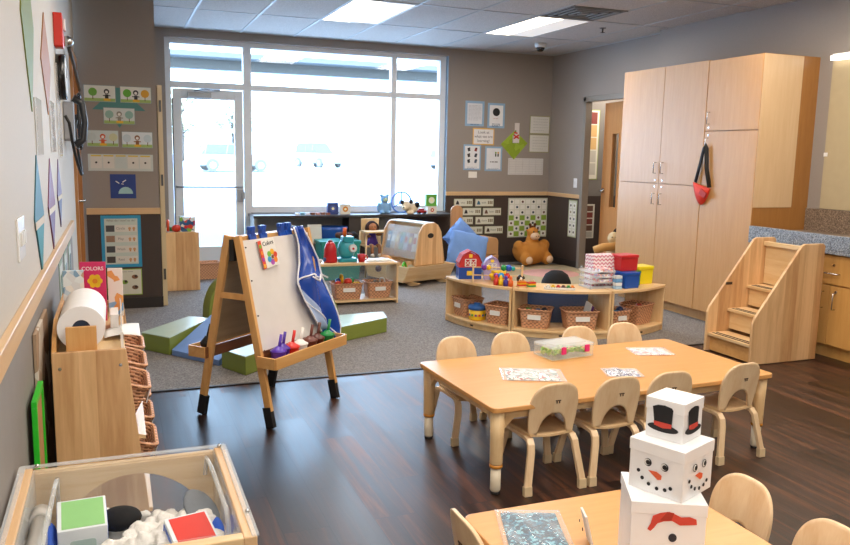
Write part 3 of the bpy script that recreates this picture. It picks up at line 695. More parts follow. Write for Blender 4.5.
def paint_cup(x,h,lab,y=-.245):
    p=ezl(x,y+.012,.3335); t=thing('paint_cup',lab,'paint cup',p,0,'paint cups in the easel tray'); m=plain(h,.35)
    MB(m).lathe([(.028,0),(.035,.012),(.039,.06),(.04,.062)]).build('cup',t)
    MB(m).lathe([(.042,.060),(.043,.068),(.026,.078),(.014,.088),(.010,.09)]).build('lid',t)
    q=MB(m); q.cyl((0,0,.06),(.018,.012,.15),.008,n=10); q.build('brush_handle',t)
paint_cup(-.23,'#5a35b5','purple lidded paint cup at the left end of the easel tray'); paint_cup(-.17,'#4c2da0','purple-blue paint cup second from the left in the easel tray',-.225)
paint_cup(-.115,'#d8261d','red lidded paint cup in the easel tray'); paint_cup(-.04,'#efebe6','white paint cup with a white brush in the easel tray')
paint_cup(.22,'#1d8a46','green paint cup at the right end of the easel tray'); paint_cup(.05,'#6b3428','brown paint cup between white and green ones in the easel tray'); paint_cup(.12,'#5b2a20','dark maroon paint cup next to the green one in the easel tray')
p=ezl(-.26,.225,.3335); t=thing('paint_cup','black lidded paint cup in the far tray of the easel','paint cup',p); MB(black).lathe([(.024,0),(.033,.05),(.036,.06),(.012,.09),(.01,.095)]).build('cup',t); q=MB(black);q.cyl((0,0,.08),(.02,0,.16),.006,n=8);q.build('brush_handle',t)
# clips
def clip(x,lab):
    t=thing('easel_clip',lab,'clip',ezl(x,-.03,.962),ez,'blue clips on the easel top'); q=MB(plain('#1c4fb0',.35)); q.box((0,-.012,.0),(.055,.012,.06),(-.2,0,0)); q.box((0,0,.045),(.03,.03,.05)); q.box((-.018,0,.06),(.014,.02,.02));q.box((.018,0,.06),(.014,.02,.02)); q.build('jaw',t,bev=.003)
clip(-.19,'blue plastic clip at the left of the easel top'); clip(-.10,'blue plastic clip second from left on the easel top'); clip(.06,'blue plastic clip in the middle of the easel top'); clip(.12,'blue plastic clip rightmost on the easel top')
# book pinned on the board
tl=math.atan2(FT-.02,HT)
t=thing('picture_book','white book with a red spine and a colourful flower clipped on the easel','book',ezl(-.115,legpt(-1,.88)-.026,.885),ez)
q=MB(); R=Euler((-tl,rad(-6),0)).to_matrix().to_4x4()
q.X=R; q.bb(-.06,.075,-.008,0,-.075,.075,mat=paper); q.bb(-.06,-.035,-.010,.0,-.075,.075,mat=plain('#e0492c'))
for i,h in enumerate(['#e0492c','#f0b323','#7ab93a','#3aa0d8','#b255b8','#f08a2a']):
    a=2*PI*i/6+.3; disc(q,.03+.028*cos(a),-.025+.028*sin(a),.0155,plain(h),-.0083)
disc(q,.03,-.025,.010,plain('#7a4a2a'),-.0093)
for k,h in enumerate(['#f5c23a','#a83cb0','#f08a2a','#7ab93a']): q.bb(-.056,-.040,-.0112,-.010,-.07+k*.035,-.05+k*.035,mat=plain(h))
text_to(q,'Colors',.032,(.02,-.0085,.052),plain('#4a4a4a'),bold=.0004); q.X=None
q.build('cover',t)
# blue smock draped on the right corner
t=thing('art_smock','shiny blue art smock with white piping draped over the right corner of the easel','apron',ezl(.175,-.03,1.0),ez)
blue=plain('#1c4cae',.25,coat=.3); wht=plain('#ececf2',.4)
def smock(u,v):
    s=v; z=-.70*s+.01; 
    ctr=[.0,.035,.055,.02,.05,.10,.15,.19][min(7,int(s*7))]; nx=[.0,.03,.045,.02,.045,.085,.13,.175]
    k=s*7; i=min(6,int(k)); ctr=nx[i]*(1-(k-i))+nx[i+1]*(k-i)
    hw=[.05,.07,.10,.125,.12,.10,.075,.02]; h=hw[i]*(1-(k-i))+hw[i+1]*(k-i)
    x=ctr+(u-.5)*2*h-.01; y=-(.0+.235*(-z+.03))-.03-.018*sin(u*11+s*5)-.012*cos(u*7-s*9)
    return Vector((x,y,z)),Vector((x,y+.004,z))
q=MB(blue); q.sheet(smock,22,28); q.build('cloth',t)
q=MB(wht); 
for uu in (0,1): q.tube([smock(uu,i/28)[0]-Vector((0,.002,0)) for i in range(29)],.005,6)
q.tube([smock(i/10,.38+.12*abs(i/10-.5))[0]-Vector((0,.006,0)) for i in range(11)],.005,6)
q.tube([smock(.0+.9*i/12,.45+.5*(i/12)**.7)[0]-Vector((0,.006,0)) for i in range(13)],.004,6)
q.tube([smock(.45,.40)[0]+Vector((0,-.012,0)),smock(.62,.44)[0]+Vector((0,-.03,0)),smock(.75,.40)[0]+Vector((.03,-.03,0)),smock(.95,.44)[0]+Vector((.05,-.02,0))],.005,6)
q.build('piping',t)
q=MB(plain('#9fb2d6',.3)); q.sheet(lambda u,v:(smock(.02+.42*u*(1-abs(v-.5)),.50+.34*v)[0]-Vector((0,.004,0)),smock(.02+.42*u*(1-abs(v-.5)),.50+.34*v)[0]-Vector((0,.002,0))),6,10); q.build('lining',t)

# ------------------------------------------------------------------ shared small makers
def basket(label,loc,rz,w=.24,d=.17,h=.13,group=None,tagp=True,depth_open=True):
    t=thing('wicker_basket',label,'basket',loc,rz,group); wk=wicker()
    def shell(k,w_,d_,z):  # rounded rect ring
        pts=[]; r=.03
        for cx,cy,s in ((w_/2-r,d_/2-r,0),(-w_/2+r,d_/2-r,90),(-w_/2+r,-d_/2+r,180),(w_/2-r,-d_/2+r,270)):
            for i in range(4):
                a=rad(s+30*i); pts.append((cx+r*cos(a),cy+r*sin(a),z))
        return pts
    rings=[shell(0,w*.84,d*.84,.001),shell(0,w*.93,d*.93,h*.5),shell(0,w,d,h),shell(0,w-.014,d-.014,h),shell(0,w*.84-.014,d*.84-.014,.012)]
    vs=[p for r in rings for p in r]; n=16
    fs=[(i*n+j,i*n+(j+1)%n,(i+1)*n+(j+1)%n,(i+1)*n+j) for i in range(4) for j in range(n)]+[tuple(range(n))[::-1],tuple(4*n+j for j in range(n))]
    MB(wk).add(vs,fs,sm=False).build('basket_body',t)
    q=MB(wk); q.tube(shell(0,w+.004,d+.004,h),.008,8,close=True); q.build('rim',t)
    if tagp:
        q=MB(white); q.box((0,-d/2-.004,h*.62),(w*.42,.003,.038),(-.08,0,0)); q.build('label_card',t)
    return t
def toys(pos,items,grp=None):
    """items: (kind,dx,dy,dz,size,colour,label)"""
    for kd,dx,dy,dz,s,h,lab in items:
        p=Vector(pos)+Vector((dx,dy,dz)); m=plain(h,.35); q=MB(m)
        if kd=='ball': q.ball((0,0,s),s); q.tube([(s*1.005*cos(a/12*2*PI),s*1.005*sin(a/12*2*PI),s) for a in range(12)],s*.05,6,close=True); nm,cat='toy_ball','ball'
        elif kd=='brick':
            q.bb(-s,s,-s*.55,s*.55,0,s*.8)
            for a in (-.5,.5):
                for b in (-.27,.27): q.cyl((a*s,b*s,s*.8),(a*s,b*s,s*.98),s*.17,n=10)
            nm,cat='toy_brick','toy brick'
        elif kd=='ring': q.tube([(s*cos(a/16*2*PI),s*.05*sin(a/16*4*PI),s*1.27+s*sin(a/16*2*PI)) for a in range(16)],s*.26,8,close=True); nm,cat='toy_ring','toy ring'
        elif kd=='peg': q.lathe([(s*.4,0),(s*.42,s*.9),(s*.2,s*1.0),(s*.3,s*1.3),(s*.2,s*1.6),(.001,s*1.66)]); nm,cat='peg_doll','peg doll'
        elif kd=='cup': q.lathe([(s*.5,0),(s*.7,s*1.2),(s*.62,s*1.2),(s*.45,s*.1)]); q.tube([(s*.6,0,s*.3),(s*1.0,0,s*.45),(s*1.0,0,s*.85),(s*.66,0,s*1.0)],s*.09,6); nm,cat='toy_cup','cup'
        elif kd=='fruit': q.ball((0,0,s*.8),(s,s,s*.85)); q.cyl((0,0,s*1.5),(s*.15,0,s*2.0),s*.09,n=6,mat=plain('#4b6b2a')); nm,cat='toy_fruit','toy fruit'
        o=q.build(nm,None,loc=p,rot=(0,0,dx*40)); tag(o,lab,cat,grp)

# ------------------------------------------------------------------ curved low shelf (three units)
CC=(3.67,6.13); RO,RI,SHH=1.05,.70,.392
def arc(r,a0,a1,n=14): return [(r*cos(rad(a0+(a1-a0)*i/n)),r*sin(rad(a0+(a1-a0)*i/n))) for i in range(n+1)]
def curved(a0,a1,label):
    t=thing('curved_shelf',label,'shelf',(CC[0],CC[1],0),0,'curved maple shelves forming an arc')
    pl=lambda ro,ri,e=0: arc(ro,a0+e,a1-e)+arc(ri,a0+e,a1-e)[::-1]
    q=MB(wood('#d9ae78','#ecca9a','X',scale=5,name='shelf_top')); q.prism(pl(RO,RI,.2),'Z',SHH-.022,SHH); q.build('top_board',t,bev=.003)
    q=MB(mapleX); q.prism(pl(RO-.004,RI+.004,.9),'Z',.05,.068); q.build('bottom_board',t,bev=.002)
    q=MB(mapleX); q.prism(arc(RO-.02,a0+.9,a1-.9)+arc(RO-.036,a0+.9,a1-.9)[::-1],'Z',.006,.05); q.build('plinth',t)
    for a,s in ((a0,1),(a1,-1)):
        aa=rad(a+s*.55); c_,s_=cos(aa),sin(aa); q=MB(mapleZ)
        q.box(((RO+RI)/2*c_,(RO+RI)/2*s_,(SHH-.022)/2+.003),(RO-RI-.012,.018,SHH-.03),(0,0,aa)); q.build('end_panel',t,bev=.002)
    q=MB(clear('#eef2f4',.92,.1)); q.prism(arc(RI+.012,a0+1.2,a1-1.2)+arc(RI+.008,a0+1.2,a1-1.2)[::-1],'Z',.068,SHH-.022,sm=True); q.build('clear_back',t)
    q=MB(plain('#3f2b1c',.6)); am=rad((a0+a1)/2); q.box(((RO-.019)*cos(am),(RO-.019)*sin(am),.03),(.004,.03,.012),(0,0,am)); q.build('maker_mark',t)
curved(180,222,'left unit of the curved shelf, with the toy barn on top')
curved(222.4,266,'middle unit of the curved shelf, with two labelled baskets inside')
curved(266.4,303,'right unit of the curved shelf, carrying the red, blue, green and yellow bins')
def cs(a,r,z=SHH+.0005): return (CC[0]+r*cos(rad(a)),CC[1]+r*sin(rad(a)),z)
BZ=.0685
def cbask(a,lab,w=.25,d=.2,h=.15,r=.90,tg=True):
    return basket(lab,cs(a,r,BZ),rad(a-270),w,d,h,'wicker baskets in the curved shelf',tg)
cbask(188,'wicker basket at the left end of the curved shelf',.22); cbask(213,'wicker basket right of the yellow tub in the curved shelf',.22,.2,.15)
cbask(232,'left one of the two labelled wicker baskets in the middle unit of the curved shelf',.25); cbask(254,'right one of the two labelled wicker baskets in the middle unit of the curved shelf',.27)
cbask(274.5,'wicker basket with blue toys at the left of the right curved unit',.2,.18,.14); cbask(293,'wicker basket with red toys at the right end of the curved shelf',.24,.2,.16,.88,False)
g='small toys in the curved shelf baskets'
toys(cs(232,.9,BZ+.10),[('ball',-.07,0,.0,.03,'#3d8f3a','green toy ball in the left middle basket'),('brick',.02,.01,.012,.03,'#2d7ac0','blue toy brick in the left middle basket'),('ball',.075,.0,.0,.026,'#27313f','dark toy ball in the left middle basket'),('brick',-.02,-.04,.01,.025,'#4ba04a','green toy brick in the left middle basket')],g)
toys(cs(254,.9,BZ+.09),[('ball',-.06,.02,-.01,.03,'#9a7a5a','brown toy ball in the right middle basket'),('brick',-.0,.02,0,.03,'#b9a58c','tan toy block in the right middle basket')],g)
q=MB(paper); q.box((0,0,.07),(.012,.08,.14),(.2,.15,0)); q.box((.018,0,.06),(.008,.07,.12),(.25,.3,0),mat=plain('#6b3f8a')); tag(q.build('picture_card',None,loc=cs(258,.9,BZ+.07)),'striped picture card sticking up from the right middle basket','card')
toys(cs(275,.9,BZ+.09),[('ball',-.05,0,0,.028,'#b53030','red ball in the basket of blue toys'),('brick',.0,.0,.02,.026,'#2b8dc4','bright blue brick in the basket of blue toys'),('ball',.05,.02,.01,.03,'#1d2f5c','navy ball in the basket of blue toys'),('brick',-.02,-.035,.01,.025,'#1f3f87','navy brick in the basket of blue toys')],g)
toys(cs(293,.88,BZ+.11),[('brick',-.04,0,.01,.03,'#c23a26','red brick in the rightmost curved shelf basket'),('fruit',.03,.01,0,.03,'#a63320','dark red toy fruit in the rightmost curved shelf basket')],g)
t=thing('toy_tub','yellow round tub with a blue lid in the left curved shelf unit','tub',cs(200,.95,BZ))
MB(plain('#f0c21f',.4)).lathe([(.066,0),(.072,.01),(.072,.09)]).build('tub_body',t); MB(plain('#2c63ad',.4)).lathe([(.076,.088),(.078,.11),(.07,.122),(.03,.128),(.028,.14),(.001,.142)]).build('lid',t)
q=MB()
for i in range(9):
    a=rad(160+i*25); q.box((.0725*cos(a),.0725*sin(a),.045),(.004,.018,.018),(0,0,a),mat=plain(['#d8372a','#2c63ad','#3c9a44','#7a3b90'][i%4]))
q.build('pictures',t)
tag(MB(plain('#1d4f86',.5)).bb(-.2,.2,-.006,.006,0,.17).build('blue_board',None,loc=cs(246,.735,.0695+.12),rot=(0,0,rad(246-270))),'dark blue board at the back of the middle curved shelf unit','board') if False else None
# barn on top, left end
def barn(label,loc,rz,body,front,roof,W=.17,D=.11,Hh=.19,lower=None):
    t=thing('toy_barn',label,'toy barn',loc,rz)
    gam=[(-W/2,0),(W/2,0),(W/2,Hh*.58),(W*.36,Hh*.82),(0,Hh*.97),(-W*.36,Hh*.82),(-W/2,Hh*.58)]
    MB(body).prism(gam,'Y',-D/2,D/2).build('barn_body',t)
    q=MB(roof)
    R=[(-W/2-.006,Hh*.56),(-W*.36,Hh*.85),(0,Hh*1.0),(W*.36,Hh*.85),(W/2+.006,Hh*.56)]
    for a,b in zip(R[:-1],R[1:]):
        q.prism([a,b,(b[0],b[1]+.008),(a[0],a[1]+.008)],'Y',-D/2-.008,D/2+.008)
    q.build('roof',t)
    if lower: MB(lower).bb(-W/2-.002,W/2+.002,-D/2-.003,D/2+.003,.0,Hh*.42).build('base',t)
    q=MB(white); f=-D/2-.0045
    for s in (-1,1):
        x=s*W*.13
        for a in (-1,1): q.bb(x+a*W*.11-.003,x+a*W*.11+.003,f-.003,f,Hh*.46,Hh*.72)
        for z in (.46,.71): q.bb(x-W*.12,x+W*.12,f-.003,f,Hh*z,Hh*z+.005)
        q.box((x,f-.001,Hh*.59),(.004,.003,Hh*.3),(0,.75,0)); q.box((x,f-.001,Hh*.59),(.004,.003,Hh*.3),(0,-.75,0))
    q.build('barn_doors',t)
    q=MB(plain('#f0c837')); q.bb(-.014,.014,f-.002,f,Hh*.78,Hh*.9); 
    if lower: q.bb(-.03,.03,f-.002,f,Hh*.14,Hh*.3)
    q.each('window',t)
redp=plain('#c42b26',.6)
barn('red toy barn on a blue base at the left end of the curved shelf',cs(190,.92),rad(-12),redp,redp,plain('#b5231f',.7),.19,.12,.235,plain('#21489a',.4))
barn('small lilac toy house with a green door behind the red barn',cs(199,.78),rad(-20),plain('#b3a3cf',.5),None,plain('#a58fc6',.5),.13,.09,.19)
t=thing('toy_box','yellow toy block box behind the bead rack','toy box',cs(206,.80)); MB(plain('#efc81f',.4)).bb(-.055,.055,-.035,.035,0,.085).build('box_body',t,bev=.006); MB(plain('#e04a1f',.4)).bb(-.04,.04,-.037,-.034,.02,.06).build('panel',t)
# bead rack
t=thing('bead_rack','wooden rack threaded with colourful beads on the left curved shelf unit','bead toy',cs(210,.90),rad(-24))
q=MB(mapleZ); 
for x in (-.20,.20): q.bb(x-.007,x+.007,-.02,.02,0,.15)
q.each('upright',t,bev=.002)
q=MB(mapleX)
for z in (.06,.125): q.cyl((-.20,0,z),(.20,0,z),.005,n=10)
q.each('rod',t)
for x,z,r,h in ((-.11,.125,.024,'#7a3aa0'),(-.075,.125,.022,'#f1c21c'),(.05,.125,.026,'#2f9a4a'),(.09,.125,.028,'#2c5bc0'),(.125,.12,.02,'#1fa6a0'),(.03,.06,.026,'#3a9adf'),(-.01,.06,.022,'#8a3ca8'),(-.05,.06,.02,'#e8b91c'),(.08,.06,.024,'#d8362a')):
    MB(plain(h,.2)).ball((x,0,z),r).build('bead',t)
g='small bottle-shaped peg toys before the bead rack'
for i,(h,n_) in enumerate((('#cf2f25','red'),('#eec21a','yellow'),('#43309c','purple'),('#e56a20','orange'))):
    a=213+i*2.4; toys(cs(a,1.0-.004*i),[('peg',0,0,0,.05,h,n_+' peg toy standing near the front edge of the curved shelf')],g)
t=thing('toy_ball','black ball with a white dot beside the bead rack','ball',cs(221,.80)); MB(plain('#131518',.2)).ball((0,0,.036),.036).build('ball',t); MB(white).ball((-.012,-.028,.045),.011).build('dot',t)
# stackers
for i,(a,cols,n_) in enumerate(((225.5,['#d8352a','#f0b31c','#e5771f'],'left'),(230,['#2f8f43','#f0c01c','#d8352a'],'right'))):
    t=thing('ring_stacker','small wooden stacking toy with coloured layers, the %s one of the two'%n_,'stacking toy',cs(a,.985)); MB(mapleX).bb(-.036,.036,-.025,.025,0,.012).build('base',t)
    for k,h in enumerate(cols): MB(plain(h,.35)).bb(-.033,.033,-.02,.02,.012+.013*k,.024+.013*k).build('layer',t,bev=.002)
    q=MB(mapleX); 
    for x in (-.02,0,.02): q.cyl((x,0,.05),(x,0,.064),.006,n=8)
    q.build('peg',t)
t=thing('toy_tray','white tray of small red, yellow and green toy vehicles on the curved shelf','toy tray',cs(243,.96),rad(243-270))
q=MB(white); q.bb(-.12,.12,-.045,.045,0,.006); q.bb(-.12,.12,-.045,-.04,0,.018); q.bb(-.12,-.115,-.045,.045,0,.018); q.build('tray',t)
for x,h,n_ in ((-.09,'#e9e5dc','white'),(-.05,'#f0c021','yellow'),(-.01,'#c7302a','red'),(.03,'#5b2f22','brown'),(.07,'#3a8f3f','green'),(.1,'#f08a1f','orange')):
    q=MB(plain(h,.35)); q.bb(-.018,.018,-.012,.012,.004,.016); q.bb(-.010,.010,-.011,.011,.016,.026)
    for a in (-.011,.011): q.cyl((a,-.014,.006),(a,.014,.006),.006,n=10,mat=black)
    tag(q.build('toy_car',None,loc=Vector(cs(243,.96))+Vector((x*cos(rad(-27)),x*sin(rad(-27)),.0065)),rot=(0,0,rad(-27))),'tiny %s toy car in the white tray on the curved shelf'%n_,'toy car','tiny toy cars in the white tray')
# stacked clear drawers and bins
t=thing('clear_organizer','stack of clear acrylic trays holding pink patterned pieces on the curved shelf','organizer',cs(264,.86),rad(-4))
cl=clear('#e8eef2',.7,.1)
for k in range(4):
    z=.004+k*.042
    q=MB(cl); q.bb(-.115,.115,-.09,.09,z,z+.004); q.bb(-.115,.115,-.09,-.086,z,z+.016); q.bb(-.115,-.111,-.09,.09,z,z+.016); q.bb(.111,.115,-.09,.09,z,z+.016); q.bb(-.115,.115,.086,.09,z,z+.016); q.build('tray',t)
    if k: 
        q=MB(patterned(['#e9b9b4','#f3ece6','#d9837c','#ffffff','#b6a9c9'],70,.5,'pink_pieces')); q.bb(-.02,.09,-.08,.08,z+.005,z+.028); q.build('pattern_pieces',t)
q=MB(cl)
for x,y in ((-.1,-.08),(.1,-.08),(-.1,.08),(.1,.08)): q.cyl((x,y,0),(x,y,.172),.006,n=8)
q.each('post',t)
t=thing('patterned_box','pink and white zigzag box behind the clear trays','box',cs(271,.77),rad(0))
zz,N_,L_,b_=new_mat('zigzag'); tc=N_.new('ShaderNodeTexCoord'); sp=N_.new('ShaderNodeSeparateXYZ'); L_.new(tc.outputs['Object'],sp.inputs[0])
pp=N_.new('ShaderNodeMath'); pp.operation='PINGPONG'; pp.inputs[1].default_value=.018
ax_=N_.new('ShaderNodeMath'); ax_.operation='ADD'; L_.new(sp.outputs[0],ax_.inputs[0]); L_.new(sp.outputs[1],ax_.inputs[1]); L_.new(ax_.outputs[0],pp.inputs[0])
ad=N_.new('ShaderNodeMath'); ad.operation='ADD'; L_.new(pp.outputs[0],ad.inputs[0]); L_.new(sp.outputs[2],ad.inputs[1])
p2=N_.new('ShaderNodeMath'); p2.operation='PINGPONG'; p2.inputs[1].default_value=.015; L_.new(ad.outputs[0],p2.inputs[0])
gt=N_.new('ShaderNodeMath'); gt.operation='GREATER_THAN'; gt.inputs[1].default_value=.009; L_.new(p2.outputs[0],gt.inputs[0])
mx=N_.new('ShaderNodeMix'); mx.data_type='RGBA'; mx.inputs[6].default_value=lin('#f1e9e8'); mx.inputs[7].default_value=lin('#c8607e'); L_.new(gt.outputs[0],mx.inputs[0]); L_.new(mx.outputs[2],b_.inputs['Base Color'])
MB(zz).bb(-.13,.11,-.06,.06,0.0,.255).build('box_body',t,bev=.003)
def lbin(h,label,loc,rz,w=.13,d=.12,hh=.12):
    t=thing('toy_bin',label,'bin',loc,rz); m=plain(h,.3)
    q=MB(m); q.box((0,0,hh*.42),(w,d,hh*.84),taper=1.05); q.build('bin_body',t,bev=.006); MB(m).rbox(-w*.57,w*.57,-d*.57,d*.57,hh*.82,hh,.015).build('lid',t,bev=.004)
    return t
lbin('#1c56b4','blue lidded bin on the curved shelf under the red bin',cs(279.5,.93),rad(5),.14,.13,.13); lbin('#1e8a3f','green lidded bin between the blue and the yellow ones',cs(287.5,.86),rad(12),.10)
lbin('#eedc24','yellow lidded bin at the right of the curved shelf',cs(297,.86),rad(6),.16,.13,.15); lbin('#c8272c','red lidded bin stacked on top of the blue bin',Vector(cs(281,.87))+Vector((0,0,.131)),rad(2),.16,.13,.13)
t=thing('block_tower','small blue and clear block pile left of the blue bin','blocks',cs(271.5,.97),rad(0))
for k in range(4): MB(plain(['#a8cbe8','#e9eef2','#6fa8dc','#dfe8ee'][k],.3)).bb(-.03,.03,-.022,.022,k*.028,k*.028+.024).build('block',t,bev=.002)

# ------------------------------------------------------------------ low shelf with toy kitchen things
t=thing('low_shelf','low open maple shelf with two baskets, in front of the window counter','shelf',(0,0,0))
x0,x1,y0,y1=1.56,2.50,7.0,7.32; Hs=.40
MB(mapleX).bb(x0,x1,y0,y1,Hs-.022,Hs).build('top_board',t,bev=.003); MB(mapleX).bb(x0+.018,x1-.018,y0+.005,y1,.03,.05).build('bottom_board',t,bev=.002)
for x in (x0,x1-.018): MB(mapleZ).bb(x,x+.018,y0,y1,.004,Hs-.023).build('side_panel',t,bev=.002)
MB(clear('#cfd8dd',.8,.1)).bb(x0+.018,x1-.018,y1-.006,y1-.002,.05,Hs-.022).build('clear_back',t)
basket('wicker basket full of red and yellow toys on the lower deck of the low shelf',(2.02,7.13,.051),0,.28,.2,.15,'baskets in the low shelf')
basket('wicker basket at the right of the low shelf, holding pale toys',(2.33,7.13,.051),0,.25,.2,.15,'baskets in the low shelf')
g='toys in the low shelf'
toys((2.02,7.13,.15),[('fruit',-.09,-.03,.02,.033,'#cf2f22','red toy fruit at the left of the full basket'),('ring',-.04,.03,.03,.04,'#e0b01c','yellow toy ring in the full basket'),('fruit',.01,-.02,.03,.04,'#d83a28','large red toy fruit in the full basket'),('ball',.06,.04,.03,.03,'#2e8f45','green ball in the full basket'),('brick',.09,-.02,.03,.03,'#efc31f','yellow brick in the full basket'),('ball',-.07,.05,.03,.028,'#1f3d8f','blue ball in the full basket')],g)
toys((2.33,7.13,.14),[('cup',-.06,0,.0,.04,'#d9d3ca','pale toy cup in the right low-shelf basket'),('ring',.05,.0,.01,.035,'#c9c2b8','grey toy ring in the right low-shelf basket'),('ball',.0,.04,.01,.03,'#7a6a5c','brown ball in the right low-shelf basket'),('brick',.1,.03,.02,.025,'#e7e2da','white brick in the right low-shelf basket')],g)
toys((1.73,7.1,.051),[('ring',-.05,0,0,.06,'#e2571f','orange toy ring at the left of the low shelf'),('fruit',.02,-.03,.0,.05,'#c62b23','red toy apple at the left of the low shelf'),('cup',.07,.05,0,.06,'#e6e2dc','white toy cup at the left of the low shelf'),('brick',.09,-.05,0,.04,'#2b6ab5','blue toy brick at the left of the low shelf')],g)
# on top of it
t=thing('toy_blender','red toy blender on the low shelf left of the teal coffee maker','toy appliance',(1.865,7.14,Hs+.0005))
MB(plain('#c3202a',.3)).lathe([(.062,0),(.066,.02),(.058,.10),(.06,.12),(.045,.17),(.03,.19),(.001,.192)],n=20).build('base',t); MB(plain('#8e1620',.3)).lathe([(.02,.185),(.026,.20),(.001,.215)]).build('cap',t); MB(plain('#2f4a85',.4)).ball((-.062,-.03,.03),(.02,.015,.02)).build('button',t)
t=thing('toy_coffee_maker','teal toy coffee maker with an orange knob on the low shelf','toy appliance',(2.03,7.16,Hs+.0005))
q=MB(plain('#2f9bab',.3)); q.rbox(-.09,.09,-.075,.075,0,.035,.03); q.build('base',t,bev=.006)
q=MB(plain('#3aa9b8',.3)); q.ball((0,.01,.12),(.088,.075,.105)); q.build('dome',t); q=MB(plain('#2f9bab',.3)); q.rbox(-.05,.06,-.06,.06,.19,.24,.02); q.build('hopper',t,bev=.006)
MB(plain('#e2641f',.35)).lathe([(.018,.24),(.019,.32),(.001,.325)],(-.02,0,0)).build('knob',t); q=MB(plain('#cfd7da',.2)); q.cyl((.035,-.055,.13),(.045,-.085,.135),.038); q.build('dial',t); q=MB(plain('#c3202a',.3)); q.cyl((.04,-.084,.13),(.041,-.09,.13),.012,n=10); q.build('button',t)
toys((2.16,7.1,Hs+.0005),[('cup',0,0,0,.06,'#b81f2c','red toy mug beside the teal coffee maker')])
toys((1.71,7.12,Hs+.0005),[('ring',0,0,0,.028,'#a62a56','crimson toy ring left of the red blender'),('ball',.05,-.02,0,.02,'#d9dde2','small white ball left of the red blender')])
t=thing('activity_sheets','white open activity book with yellow drawings on the right of the low shelf','book',(2.34,7.14,Hs+.0005),0)
q=MB(paper); 
for s in (-1,1): q.sheet(lambda u,v,s=s:(Vector((s*(.002+.13*u),(v-.5)*.2,.003+.012*sin(PI*u))),Vector((s*(.002+.13*u),(v-.5)*.2,.001))),8,2)
q.build('pages',t)
q=MB(plain('#e0c22a'))
for i in range(5): q.bb(-.1+.045*i,-.07+.045*i,-.06,-.03+.02*(i%2),.0152,.0162)
q.build('drawings',t)

# ------------------------------------------------------------------ window counter and things under and on it
t=thing('window_counter','dark window counter running under the big window','counter',(0,0,0))
WZ=.69
MB(plain('#3a3533',.35)).bb(1.46,3.978,9.05,9.44,WZ-.03,WZ).build('counter_top',t,bev=.003)
q=MB(plain('#3f332e',.6)); q.bb(2.60,2.80,9.07,9.37,.004,WZ-.031); q.build('support_panel',t)
MB(darkm).bb(3.3,3.976,9.30,9.378,.004,WZ-.031).build('dark_panel',t)
MB(plain('#8d8b86',.6)).bb(1.47,1.50,9.07,9.37,.004,WZ-.031).build('end_panel',t)
tealm=plain('#1f8a7e',.4)
def tbin(lab,x,z,m,w=.42,h=.22,y=8.98):
    t=thing('storage_tub',lab,'tub',(x,y,z)); q=MB(m); q.box((0,0,h*.45),(w*.92,.30,h*.9),taper=1.06); q.build('tub_body',t,bev=.01); MB(m).rbox(-w/2-.01,w/2+.01,-.165,.165,h*.88,h,.03).build('lid',t,bev=.004); return t
tbin('teal storage tub standing on the floor behind the low shelf',2.33,.005,tealm,.46,.16,8.6); tbin('teal storage tub stacked on the other teal tub under the window counter',2.33,.1655,tealm,.46,.28,8.6)
t=thing('blue_chair','round blue plastic tub chair under the window counter','chair',(2.37,9.04,.005)); q=MB(plain('#184a96',.4)); q.sheet(lambda u,v:(Vector(((.17+.03*v)*cos(PI+2*PI*u),(.14+.02*v)*sin(PI+2*PI*u),  .33+.22*v)),Vector(((.15+.03*v)*cos(PI+2*PI*u),(.12+.02*v)*sin(PI+2*PI*u),.33+.22*v))),28,6); q.build('shell',t)
q=MB(plain('#184a96',.4)); q.lathe([(.12,0),(.13,.3),(.17,.33),(.001,.331)]); q.build('pedestal',t)
tag(MB(plain('#cfcbc2',.6)).box((0,0,.115),(.16,.012,.22),(-.15,0,0)).build('board',None,loc=(2.10,8.74,.385)),'white rectangular board leaning behind the easel under the counter','board')
t=thing('grey_divider','grey storage bench behind the teal tubs','bench',(0,0,0)); MB(plain('#8f8e8a',.6)).bb(2.0,2.58,9.20,9.36,.004,.5).build('bench_body',t,bev=.006)
# plush lumps on teal tub
def plush(mb_list,name,parent,mat,vox=.008):
    q=MB(mat)
    for c,r in mb_list: q.ball(c,r,14,10)
    o=q.build(name,parent); m=o.modifiers.new('skin','REMESH'); m.mode='VOXEL'; m.voxel_size=vox; m.use_smooth_shade=True
    s=o.modifiers.new('soft','SMOOTH'); s.iterations=4; return o
fur=lambda h: plain(h,.95,bump=.8,bscale=60)
t=thing('plush_dog','brown and black plush dog lying on the teal tub','plush toy',(2.44,8.62,.446)); plush([((-.04,0,.045),(.075,.05,.045)),((-.10,0,.05),.035),((.03,-.01,.04),(.05,.045,.04))],'body',t,fur('#5a3a33')); plush([((.08,0,.045),(.045,.045,.045)),((.11,-.02,.04),.03)],'head',t,fur('#1d1a1c'))
